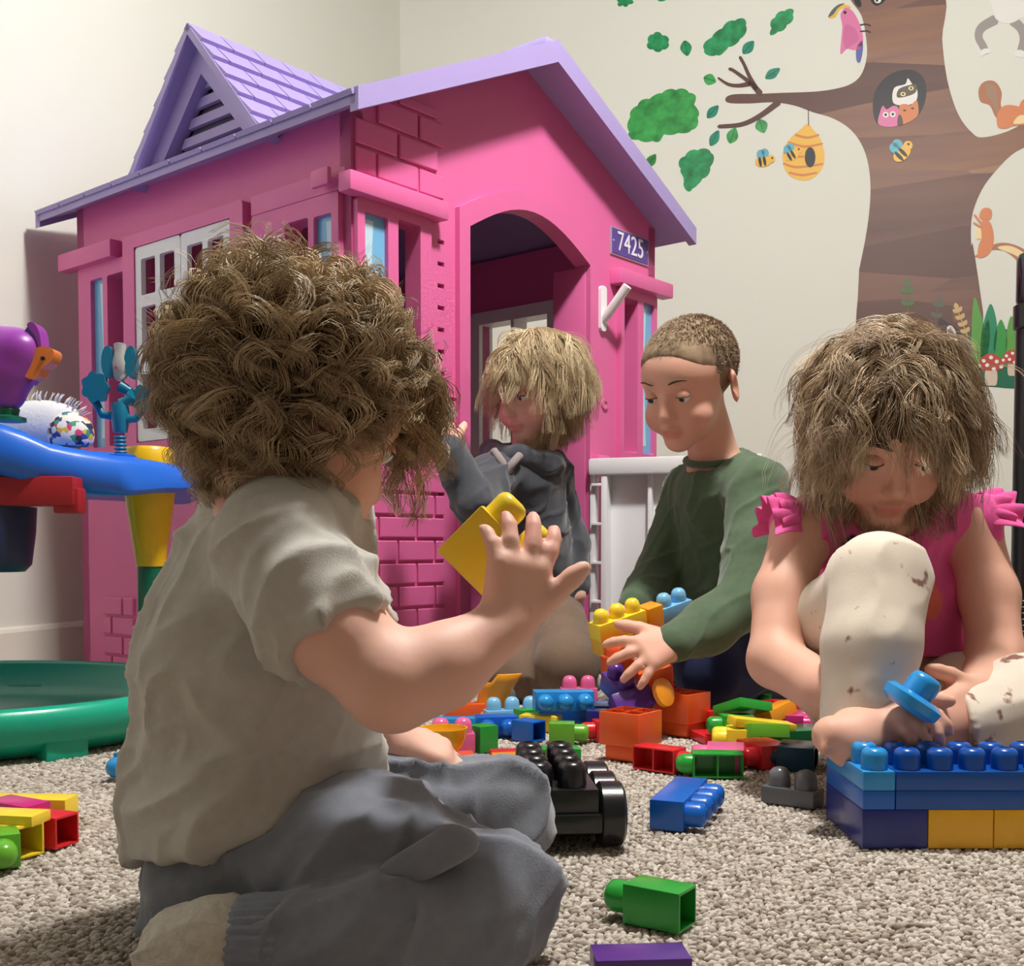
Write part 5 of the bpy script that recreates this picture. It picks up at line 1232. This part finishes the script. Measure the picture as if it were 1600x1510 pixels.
# shirt
Fs = Field((-.31, .62, .02), (.08, 1.03, .36), .0035)
Fs.cap(P(442, 818, TY), P(404, 1040, TY), .062, .080, k=.03).cap(P(404, 1040, TY), P(398, 1215, .84), .081, .085, k=.03).cap(P(398, 1215, .84), P(398, 1330, .84), .086, .090, k=.02)
Fs.ell(P(480, 1130, .84), (.052, .07, .06), k=.03).ell(P(386, 1300, .815), (.074, .086, .060), k=.03)
Fs.cap(P(450, 845, .79), sh_n, .050, .045, k=.02).cap(P(455, 845, .87), sh_f, .05, .042, k=.02)
sl_n = P(533, 1003, .712)
hem_ax = sl_n - sh_n
Fsl = Field((-.31, .62, .02), (.08, 1.03, .36), .0035); Fsl.cap(sh_n, sl_n + hem_ax * .15, .044, .0385, k=.01); Fsl.cut(sl_n, hem_ax)
Fsl.cap(sl_n + hem_ax * .02, sl_n + hem_ax * .4, .0315, .0305, k=.004, sub=True)
Fs.d = np.minimum(Fs.d, Fsl.d)
Fs.chain([sh_f, sh_f + (el_f - sh_f) * .6], [.042, .037], .015)
Fs.cap(P(474, 790, .83), P(505, 722, .825), .041, .050, k=.006, sub=True)
Fs.cut(P(400, 1285, .84), (-.06, 0, -1.0)) if False else Fs.cut(P(400, 1272, .84), (.30, 0, -1.0))
part_mesh(B1, 'shirt', Fs, cloth('grey_marl', 194, 191, 184, .12, 1100), [(.0048, 17, (.55, .1, .75), 4, 4), (.0022, 36, (.8, .2, .35), 3, 8)])
# trousers
Fp = Field((-.31, .62, -.01), (.08, 1.06, .22), .0035)
Fp.ell(P(388, 1372, .85), (.074, .092, .062), k=.02).chain([hip_n, P(560, 1355, .765), kn_n], [.058, .060, .052], .02).cap(P(740, 1440, .728), P(590, 1458, .698), .046, .037, k=.006)
Fp.chain([hip_f, P(610, 1275, .935), kn_f], [.066, .058, .049], .02).chain([kn_f, an_f], [.046, .034], .012)
Fp.cap(P(590, 1458, .698), an_n + np.array([.012, 0, 0]), .037, .031, k=.006); Fp.floor(.001)
TR = cloth('slate', 124, 129, 140, .16, 700, .35)
part_mesh(B1, 'trousers', Fp, TR, [(.0050, 17, (.9, .1, .25), 4, 14), (.0020, 38, (.6, .1, .6), 3, 18)])
Fpk = Field((-.2, .62, .02), (.02, .80, .16), .003)
c0, c1 = P(575, 1400, .694), P(725, 1318, .698); Fpk.cap(c0, c1, .0085, .0085, k=.004)
c2, c3 = P(620, 1384, .696), P(700, 1336, .698); Fpk.cap(c2 + np.array([0, 0, .008]), c3 + np.array([0, 0, .008]), .010, .010, k=.008)
part_mesh(B1, 'pocket_flap', Fpk, TR, [(.0012, 30, (1, 0, .4), 3, 22)])
Fc_ = Field((-.28, .62, -.005), (-.10, .80, .08), .003)
Fc_.chain([an_n + np.array([-.016, 0, .0]), an_n + np.array([.010, 0, .0])], [.033, .0345], .004); Fc_.cut(an_n + np.array([-.020, 0, 0]), (-1, 0, 0)).cut(an_n + np.array([.016, 0, 0]), (1, 0, 0)).floor(.001)
part_mesh(B1, 'trouser_cuff', Fc_, cloth('slate_rib', 134, 140, 154, .12, 500), extra=lambda V, N: V + N * (.0011 * np.sin(np.arctan2(V[:, 2] - an_n[2], V[:, 1] - an_n[1]) * 34))[:, None])
Fk = Field((-.33, .60, -.005), (-.11, .80, .08), .003)
Fk.chain([an_n + np.array([-.012, 0, 0]), P(335, 1480, .70), P(285, 1496, .70), P(258, 1512, .70)], [.0275, .030, .027, .018], .012).floor(.001)
part_mesh(B1, 'sock', Fk, mat('sock_wool', srgb(206, 200, 186), .95, .1, noise=.3, nscale=160, bump=.8, bscale=320, sheen=.4), [(.0016, 60, (1, 0, 0), 2, 31)])
M_h1 = hair_mat('brown', (132, 104, 74), (248, 224, 184))
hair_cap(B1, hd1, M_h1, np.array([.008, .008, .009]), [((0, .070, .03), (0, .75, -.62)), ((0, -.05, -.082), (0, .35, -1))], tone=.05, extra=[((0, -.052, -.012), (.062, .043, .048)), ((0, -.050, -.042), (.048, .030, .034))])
kp = lambda q: ~((q[:, 1] / .086 > .42) & (q[:, 2] / .070 < .22)) & (q[:, 2] / .070 > -.92) & ~((np.abs(q[:, 0]) / .068 > .72) & (q[:, 1] > -.018) & (q[:, 1] < .04) & (q[:, 2] / .070 < -.30))
rt = scalp(560, 5, kp); cr_ = np.array([0, -.055, .075]); dv = nv_rows((rt - cr_)); dv = tang(rt, dv + np.array([0, 0, -.45]))
strands(B1, hd1, M_h1, rt, dv, .047, 16, 17, .0060, .10, .0085, 1.6, .22, 11, rad=.00058, push=1.05, fuzz=.07, wob=.5)
np_ = scalp(150, 16, lambda q: (q[:, 2] / .070 < -.15) & (q[:, 2] / .070 > -.97) & (q[:, 1] < .02)); strands(B1, hd1, M_h1, np_, tang(np_, (0, -.3, -1)), .058, 15, 18, .0064, .30, .0085, 1.5, .35, 17, rad=.00058, push=1.13, fuzz=.08, wob=.5)
rt2 = scalp(120, 6, kp); strands(B1, hd1, M_h1, rt2, tang(rt2, np.random.default_rng(2).normal(size=(120, 3))), .05, 13, 3, .003, .05, .008, 1.8, .7, 12, rad=.00040, push=1.08, fuzz=.1)
fr = scalp(44, 8, lambda q: (q[:, 1] / .086 > .30) & (q[:, 2] / .070 > .25) & (q[:, 2] / .07 < .8)); strands(B1, hd1, M_h1, fr, tang(fr, (0, 1.0, -.5)), .088, 16, 14, .0058, .30, .0080, 1.5, .3, 13, rad=.00058, push=1.10, fuzz=.08)

# ================= the child in the doorway
B2 = person('blond toddler in a charcoal hooded top leaning out of the doorway, reaching left', P(850, 980, 2.12)[:2])
h2 = Head(P(840, 600, 2.08), (-.72, -.62, -.30), (-.10, -.14, .98), .96)
s2n, s2f = P(768, 748, 2.02), P(858, 742, 2.16); e2n, w2n = P(742, 790, 1.90), P(700, 702, 1.90)
hp2 = P(852, 955, 2.17)
Fb = Field((-.19, 1.80, -.01), (.20, 2.36, .74), .0034)
h2.build(Fb); Fb.cap(h2.w((0, -.02, -.055)), P(822, 725, 2.09), .036, .040, k=.02)
Fb.cap(P(818, 765, 2.09), P(850, 950, 2.16), .062, .068, k=.03).cap(P(815, 745, 2.08), s2n, .045, .034, k=.02).cap(P(825, 745, 2.1), s2f, .045, .034, k=.02)
Fb.chain([s2n, e2n], [.033, .028], .015).chain([e2n, w2n], [.027, .019], .012).chain([s2f, P(890, 850, 2.16), P(900, 930, 2.12)], [.033, .026, .02], .015)
hand(Fb, w2n, P(682, 640, 1.91) - w2n, (.5, -.8, .1), (.75, .3, .2), 1.0, (.35, .3, .35, .4), .2, .2)
k2n, a2n = P(884, 1040, 1.98), P(905, 1070, 2.22); k2f, a2f = P(812, 1052, 2.02), P(850, 1070, 2.25)
Fb.chain([hp2, k2n, a2n], [.06, .045, .03], .015).chain([P(836, 965, 2.19), k2f, a2f], [.06, .045, .03], .015).floor(.002)
part_mesh(B2, 'body', Fb, M_sk1, tint=h2.tint); h2.eyes(B2, M_sk1)
Fs = Field((-.19, 1.80, .12), (.20, 2.36, .56), .0036)
Fs.cap(P(818, 758, 2.09), P(846, 925, 2.15), .070, .078, k=.03).cap(P(815, 745, 2.08), s2n, .052, .044, k=.02).cap(P(828, 745, 2.1), s2f, .052, .044, k=.02)
Fs.chain([s2n, e2n], [.043, .038], .015).chain([e2n, w2n + (e2n - w2n) * .06], [.037, .031], .012).chain([s2f, P(892, 850, 2.16), P(899, 915, 2.13)], [.042, .036, .029], .015)
Fs.cut(w2n + (e2n - w2n) * .02, w2n - e2n) if False else None
Fs.cut(P(850, 948, 2.15), (.1, 0, -1))
CH = cloth('charcoal', 72, 75, 83, .15, 700, .4)
part_mesh(B2, 'hooded_top', Fs, CH, [(.0036, 15, (.5, .2, .8), 4, 41), (.0018, 34, (.7, .2, .5), 3, 42)])
Fh = Field((-.12, 1.92, .36), (.14, 2.24, .52), .0034)
nc = P(818, 722, 2.085); ring = [nc + np.array([.058 * math.cos(a), .056 * math.sin(a), .006 - .012 * math.cos(a + .6)]) for a in np.linspace(0, 6.283, 15)]; Fh.chain(ring, [.018 + .007 * math.sin(a * 2.5) ** 2 for a in np.linspace(0, 6.283, 15)], .010)
part_mesh(B2, 'hood', Fh, CH, [(.003, 22, (1, .2, .2), 3, 44)])
for pp, qq in ((P(772, 705, 2.005), P(796, 748, 1.985)), (P(812, 712, 2.0), P(786, 752, 1.985))):
    m_ = (pp + qq) / 2 + np.array([.0, -.012, .004]); v, f = tube_vf([tuple(np.array(q) - np.array(B2.location)) for q in spline([pp, m_, qq], 5, False)], .0075, 8); link('drawstring', mesh('drawstring', v, f, cloth('string', 150, 140, 140), smooth=True), B2)
Fp = Field((-.10, 1.84, -.01), (.22, 2.40, .30), .0036)
Fp.ell(P(848, 965, 2.17), (.078, .08, .06), k=.02).chain([hp2, k2n], [.072, .058], .02).chain([k2n, a2n], [.055, .04], .012).chain([P(836, 965, 2.19), k2f], [.07, .056], .02).chain([k2f, a2f], [.05, .038], .012).floor(.001)
part_mesh(B2, 'trousers', Fp, cloth('tan', 122, 102, 86, .12, 700), [(.003, 16, (.2, .6, .7), 4, 46)])
Fw = Field((-.06, 2.0, .12), (.2, 2.32, .24), .0036); Fw.cap(P(838, 946, 2.15), P(858, 940, 2.15), .080, .080, k=.01).cut(P(850, 938, 2.15), (.1, 0, 1)).cut(P(850, 953, 2.15), (.1, 0, -1)); part_mesh(B2, 'waistband', Fw, cloth('blue_band', 66, 88, 168))
M_h2 = hair_mat('blond', (168, 138, 100), (250, 232, 192))
hair_cap(B2, h2, M_h2, np.array([.010, .010, .011]), [((0, .072, .035), (0, .75, -.62)), ((0, 0, -.06), (0, .2, -1))], tone=.3, extra=[((0, -.055, -.02), (.064, .042, .055))])
kp2 = lambda q: ~((q[:, 1] / .086 > .45) & (q[:, 2] / .070 < .28)) & (q[:, 2] / .070 > -.85)
rt = scalp(360, 25, kp2); cr_ = np.array([0, -.045, .085]); dv = tang(rt, nv_rows(rt - cr_) + np.array([0, 0, -.5])); ln = np.where(rt[:, 1] > .03, .075, .11)
strands(B2, h2, M_h2, rt, dv, ln, 13, 17, .0068, .40, .0050, 1.0, .2, 26, rad=.00062, push=1.05, fuzz=.10, wob=.45)

# ================= the older boy in green
B3 = person('older boy with cropped hair in a green long sleeved shirt, kneeling and fitting blocks', P(1140, 1000, 1.98)[:2])
h3 = Head(P(1078, 592, 1.84), (-.58, -.66, -.36), (-.16, -.26, .95), 1.02)
s3n, s3f = P(1182, 765, 1.83), P(1078, 768, 2.0); e3n, w3n = P(1158, 945, 1.72), P(1052, 1006, 1.64); e3f, w3f = P(1030, 890, 1.96), P(992, 948, 1.865)
Fb = Field((.12, 1.52, -.01), (.56, 2.32, .74), .0036)
h3.build(Fb); Fb.cap(h3.w((0, -.025, -.055)), P(1120, 735, 1.91), .036, .044, k=.02)
Fb.cap(P(1128, 780, 1.92), P(1145, 1000, 2.0), .072, .08, k=.03).cap(P(1125, 765, 1.91), s3n, .05, .038, k=.02).cap(P(1125, 765, 1.92), s3f, .05, .038, k=.02)
Fb.chain([s3n, e3n], [.037, .031], .015).chain([e3n, w3n], [.030, .020], .012).chain([s3f, e3f], [.037, .031], .015).chain([e3f, w3f], [.03, .02], .012)
hand(Fb, w3n, P(985, 1030, 1.60) - w3n, (-.10, -.85, .45), (.1, .2, .9), 1.25, (.30, .34, .36, .34), .75, .25)
hand(Fb, w3f, P(966, 962, 1.83) - w3f, (0, -.3, .9), (.2, -.8, .2), 1.05, (.6, .6, .6, .6), .2, .3)
k3n, a3n = P(1108, 1045, 1.86), P(1220, 1080, 2.1); k3f, a3f = P(1060, 1030, 2.0), P(1160, 1070, 2.2)
Fb.chain([P(1185, 1010, 1.97), k3n, a3n], [.07, .05, .035], .015).chain([P(1130, 1010, 2.05), k3f, a3f], [.07, .05, .035], .015).floor(.002)
part_mesh(B3, 'body', Fb, M_sk2, tint=h3.tint); h3.eyes(B3, M_sk2)
Fs = Field((.12, 1.54, .10), (.56, 2.24, .50), .0038)
Fs.cap(P(1130, 778, 1.92), P(1140, 900, 1.96), .084, .086, k=.03).cap(P(1140, 900, 1.96), P(1150, 1010, 2.0), .088, .094, k=.03).cap(P(1128, 765, 1.91), s3n, .06, .050, k=.02).cap(P(1125, 765, 1.92), s3f, .056, .046, k=.02)
Fs.chain([s3n, P(1178, 860, 1.77), e3n], [.050, .046, .043], .015).chain([e3n, P(1105, 978, 1.69), w3n], [.042, .040, .031], .012).chain([s3f, e3f], [.045, .04], .015).chain([e3f, w3f], [.038, .028], .012)
Fs.cap(P(1113, 715, 1.90), P(1098, 690, 1.87), .045, .045, k=.006, sub=True)
Fs.cut(P(1150, 1020, 2.0), (0, 0, -1))
GRN = cloth('green', 84, 104, 80, .14, 800, .3)
part_mesh(B3, 'shirt', Fs, GRN, [(.0032, 14, (.5, .2, .8), 4, 51), (.0016, 32, (.8, .2, .4), 3, 52)])
v, f = tube_vf([tuple(P(1113, 717, 1.90) + .046 * (math.cos(a) * nv((1, .2, .15)) + math.sin(a) * nv((-.1, 1, .25))) - np.array(B3.location)) for a in np.linspace(0, 6.283, 25)], .006, 8); link('collar', mesh('collar', v, f, GRN, smooth=True), B3)
Fp = Field((.12, 1.72, -.01), (.62, 2.36, .28), .004)
Fp.ell(P(1155, 1015, 2.02), (.10, .10, .075), k=.02).chain([P(1185, 1010, 1.97), k3n], [.084, .062], .02).chain([k3n, a3n], [.058, .045], .012).chain([P(1130, 1010, 2.05), k3f], [.08, .062], .02).chain([k3f, a3f], [.055, .045], .012).floor(.001)
part_mesh(B3, 'trousers', Fp, cloth('navy', 28, 38, 74, .12, 700), [(.003, 15, (.6, .6, .3), 4, 55)])
M_h3 = hair_mat('cropped', (122, 102, 82), (186, 164, 136)); M_h3.node_tree.nodes['Principled BSDF'].inputs['Roughness'].default_value = .75
hair_cap(B3, h3, M_h3, np.array([.0016, .0012, .0018]), [((0, .070, .050), (0, .80, -.60)), ((0, 0, -.038), (0, .25, -1))], tone=.35, extra=[((0, .03, .035), (.0575, .0435, .0375))], rough_=.0003)
kp3 = lambda q: ~((q[:, 1] / .086 > .35) & (q[:, 2] / .070 < .45)) & (q[:, 2] / .070 > -.6) & ~((np.abs(q[:, 0]) / .068 > .7) & (q[:, 1] > -.03) & (q[:, 2] / .070 < -.15))
rt = scalp(3600, 35, kp3); strands(B3, h3, M_h3, rt, tang(rt, (0, .5, -.4)), .0065, 2, 4, .002, .05, .0, 0, 1.0, 36, rad=.00055, push=1.03)

# ================= the girl in pink
B4 = person('little girl in a pink ruffled top sitting with one knee raised, looking down', P(1385, 1100, 1.38)[:2])
h4 = Head(P(1382, 664, 1.34), (-.02, -.82, -.57), (0, -.56, .83), 1.02)
s4r, s4l = P(1252, 835, 1.375), P(1515, 825, 1.385); e4r, w4r = P(1212, 1032, 1.28), P(1375, 1100, 1.14); e4l, w4l = P(1556, 1025, 1.31), P(1525, 1085, 1.19)
Fb = Field((.23, .98, -.01), (.72, 1.56, .58), .0034)
h4.build(Fb); Fb.cap(h4.w((0, -.03, -.05)), P(1384, 800, 1.40), .036, .042, k=.02)
Fb.cap(P(1384, 850, 1.41), P(1384, 1060, 1.44), .066, .075, k=.03).cap(P(1384, 815, 1.40), s4r, .042, .034, k=.02).cap(P(1384, 815, 1.40), s4l, .042, .034, k=.02)
Fb.chain([s4r, P(1222, 930, 1.33), e4r], [.035, .033, .031], .015).chain([e4r, P(1290, 1080, 1.20), w4r], [.031, .029, .021], .012)
Fb.chain([s4l, P(1545, 930, 1.35), e4l], [.035, .033, .031], .015).chain([e4l, w4l], [.030, .022], .012)
hand(Fb, w4r, P(1425, 1118, 1.10) - w4r, (0, -.75, .6), (.35, .2, .8), 1.0, (.5, .55, .6, .6), .15, .3)
hand(Fb, w4l, P(1495, 1125, 1.14) - w4l, (.5, -.8, .25), (-.8, -.2, .3), 1.05, (.55, .6, .6, .6), .2, .35)
kR, aR = P(1374, 905, 1.20), P(1345, 1130, 1.15); kL, aL = P(1600, 1108, 1.22), P(1400, 1150, 1.13)
Fb.chain([P(1330, 1080, 1.42), kR], [.058, .044], .02).chain([kR, aR], [.042, .032], .015).chain([P(1450, 1090, 1.42), kL], [.058, .044], .02).chain([kL, aL], [.042, .028], .015)
Fb.chain([aL, P(1345, 1155, 1.11), P(1300, 1150, 1.10)], [.028, .026, .020], .015)
for i in range(5): Fb.cap(P(1300, 1146 + i * 6, 1.10), P(1286, 1142 + i * 8, 1.095 - .003 * i), .0075, .0068 - .0006 * i, k=.003)
Fb.chain([aR, P(1335, 1165, 1.10)], [.03, .024], .012).floor(.002)
part_mesh(B4, 'body', Fb, M_sk2, tint=h4.tint); h4.eyes(B4, M_sk2)
Fs = Field((.26, 1.18, .06), (.66, 1.58, .42), .0036)
Fs.cap(P(1384, 835, 1.41), P(1384, 950, 1.42), .074, .079, k=.03).cap(P(1384, 950, 1.42), P(1390, 1060, 1.43), .082, .096, k=.03).cap(P(1384, 812, 1.40), s4r, .050, .040, k=.02).cap(P(1384, 812, 1.40), s4l, .050, .040, k=.02)
Fs.cap(P(1384, 785, 1.37), P(1384, 760, 1.34), .052, .052, k=.006, sub=True)
for s_, o_ in ((s4r, -1), (s4l, 1)): Fs.cut(s_ + np.array([o_ * .024, 0, -.01]), (o_ * 1.0, 0, -.25))
Fs.cut(P(1390, 1030, 1.40), (-.02, -.1, -1))
PK = cloth('pink', 240, 98, 168, .08, 900, .2)
PKP = mat('cloth_pink_print', srgb(240, 98, 168), .9, .15, bump=.22, bscale=900, sheen=.2, attr='tint', noise=.05, nscale=120)
def animal_print(V):
    c = np.ones((len(V), 4)); frn = V[:, 1] < 1.42
    def blob(px, py, rx, rz, col, base=(240, 98, 168)):
        q = P(px, py, 1.345); m = frn & (((V[:, 0] - q[0]) / rx) ** 2 + ((V[:, 2] - q[2]) / rz) ** 2 < 1); c[m, :3] = np.array(srgb(*col)[:3]) / np.array(srgb(*base)[:3])
    blob(1375, 870, .034, .036, (232, 212, 190)); blob(1332, 856, .012, .015, (40, 52, 84)); blob(1392, 846, .010, .008, (40, 52, 84)); blob(1450, 940, .018, .022, (238, 120, 110))
    return c
part_mesh(B4, 'top', Fs, PKP, [(.0045, 17, (.2, .1, 1), 4, 61), (.0018, 34, (.4, .1, .9), 3, 62)], tint=animal_print)
# shoulder ruffles: wavy two-tier frills
def ruffle(cx, side, tier):
    v = []; f = []; n = 60
    for i in range(n + 1):
        a = -1.35 + 2.7 * i / n
        for j in range(5):
            t = j / 4; wv = .0062 * t * math.sin(i * .55 + tier * 1.6); r = .040 + .004 * tier + (.010 + .006 * tier) * t + wv
            v.append(tuple(np.array(cx) + np.array([side * (.004 + (.024 + .012 * tier) * t + wv * .35), math.sin(a) * r, math.cos(a) * r - .010 * t * t]) - np.array(B4.location)))
    for i in range(n):
        for j in range(4): f.append((i * 5 + j, i * 5 + j + 1, (i + 1) * 5 + j + 1, (i + 1) * 5 + j))
    o = link('sleeve_ruffle', mesh('sleeve_ruffle', v, f, PK, smooth=True), B4); md = o.modifiers.new('t', 'SOLIDIFY'); md.thickness = .0016; o.modifiers.new('s', 'SUBSURF').render_levels = 1
for tier in (0, 1):
    ruffle(s4r + np.array([-.006, 0, .004 - .012 * tier]), -1, tier); ruffle(s4l + np.array([.006, 0, .004 - .012 * tier]), 1, tier)
# printed animal face on the front of the top
def on_top(px, py): return P(px, py, 1.0)
LEG = mat('legging_print', srgb(226, 214, 198), .85, .15, bump=.15, bscale=800, sheen=.2)
nt = LEG.node_tree; b = nt.nodes['Principled BSDF']; tc = nt.nodes.new('ShaderNodeTexCoord'); vo = nt.nodes.new('ShaderNodeTexNoise'); vo.inputs['Scale'].default_value = 34; vo.inputs['Detail'].default_value = 3; cr = nt.nodes.new('ShaderNodeValToRGB')
E = cr.color_ramp.elements; E[0].position = .30; E[0].color = srgb(136, 92, 82); E[1].position = .36; E[1].color = srgb(226, 214, 198)
nt.links.new(tc.outputs['Object'], vo.inputs[0]); nt.links.new(vo.outputs[0], cr.inputs[0]); nt.links.new(cr.outputs[0], b.inputs['Base Color'])
Fp = Field((.23, 1.02, -.01), (.78, 1.58, .34), .0036)
Fp.ell(P(1388, 1075, 1.43), (.085, .07, .055), k=.02).chain([P(1330, 1085, 1.42), P(1305, 985, 1.32), kR], [.062, .056, .050], .014).chain([kR, P(1362, 1010, 1.165), aR], [.052, .050, .040], .008)
Fp.chain([P(1450, 1090, 1.42), kL], [.062, .054], .02).chain([kL, P(1490, 1140, 1.16)], [.052, .042], .012).cut(P(1480, 1140, 1.16), (-1, -.2, 0)) if False else None
part_mesh(B4, 'legging', Fp, LEG, [(.0022, 18, (.2, .1, 1), 4, 65)])
Fp = Field((.30, 1.0, -.01), (.78, 1.58, .25), .0036); Fp.chain([P(1450, 1090, 1.42), kL], [.062, .056], .02).chain([kL, P(1480, 1142, 1.16)], [.054, .042], .012); Fp.cut(P(1500, 1140, 1.16), (-1, 0, -.1)).floor(.001)
part_mesh(B4, 'legging', Fp, LEG, [(.002, 18, (1, .3, .1), 4, 66)])
M_h4 = hair_mat('fair_brown', (122, 96, 74), (232, 206, 170))
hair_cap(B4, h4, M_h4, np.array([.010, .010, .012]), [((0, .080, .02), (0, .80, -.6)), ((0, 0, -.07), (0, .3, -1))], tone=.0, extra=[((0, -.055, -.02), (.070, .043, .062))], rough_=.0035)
kp4 = lambda q: ~((q[:, 1] / .086 > .52) & (q[:, 2] / .070 < .30)) & (q[:, 2] / .070 > -.85)
bod = [(P(1384, 850, 1.41), np.eye(3), np.array([.10, .085, .085]))]
# back and sides fall from the crown; the front is swept across to the child's left
rt = scalp(400, 45, lambda q: kp4(q) & (q[:, 1] < .045)); cr_ = np.array([.004, -.02, .100]); dv = tang(rt, nv_rows((rt - cr_) * np.array([1.0, .9, 1])) + np.array([0, 0, -.5]))
strands(B4, h4, M_h4, rt, dv, .128, 16, 20, .0080, .55, .0062, 1.3, .08, 46, rad=.00052, push=1.04, bodies=bod, fuzz=.14, wob=.5)
rt = scalp(170, 49, lambda q: kp4(q) & (q[:, 2] > .015)); dv = tang(rt, np.array([1.0, .0, 0]) * np.sign(rt[:, :1] + .02) + np.array([0, .5, -.15]))
strands(B4, h4, M_h4, rt, dv, .115, 15, 20, .0078, .34, .0058, 1.2, .12, 50, rad=.00052, push=1.07, fuzz=.12, wob=.6)
rt = scalp(70, 52, lambda q: (q[:, 2] > .056)); strands(B4, h4, M_h4, rt, tang(rt, np.random.default_rng(9).normal(size=(70, 3))), .075, 12, 18, .0075, .25, .005, 1.0, .02, 53, rad=.00052, push=1.04, fuzz=.12, wob=.6)
fl = scalp(46, 48, kp4); strands(B4, h4, M_h4, fl, tang(fl, np.random.default_rng(4).normal(size=(46, 3)) + [0, 0, -.3]), .13, 14, 3, .004, .3, .008, 1.0, .4, 47, rad=.00036, push=1.12, bodies=bod)
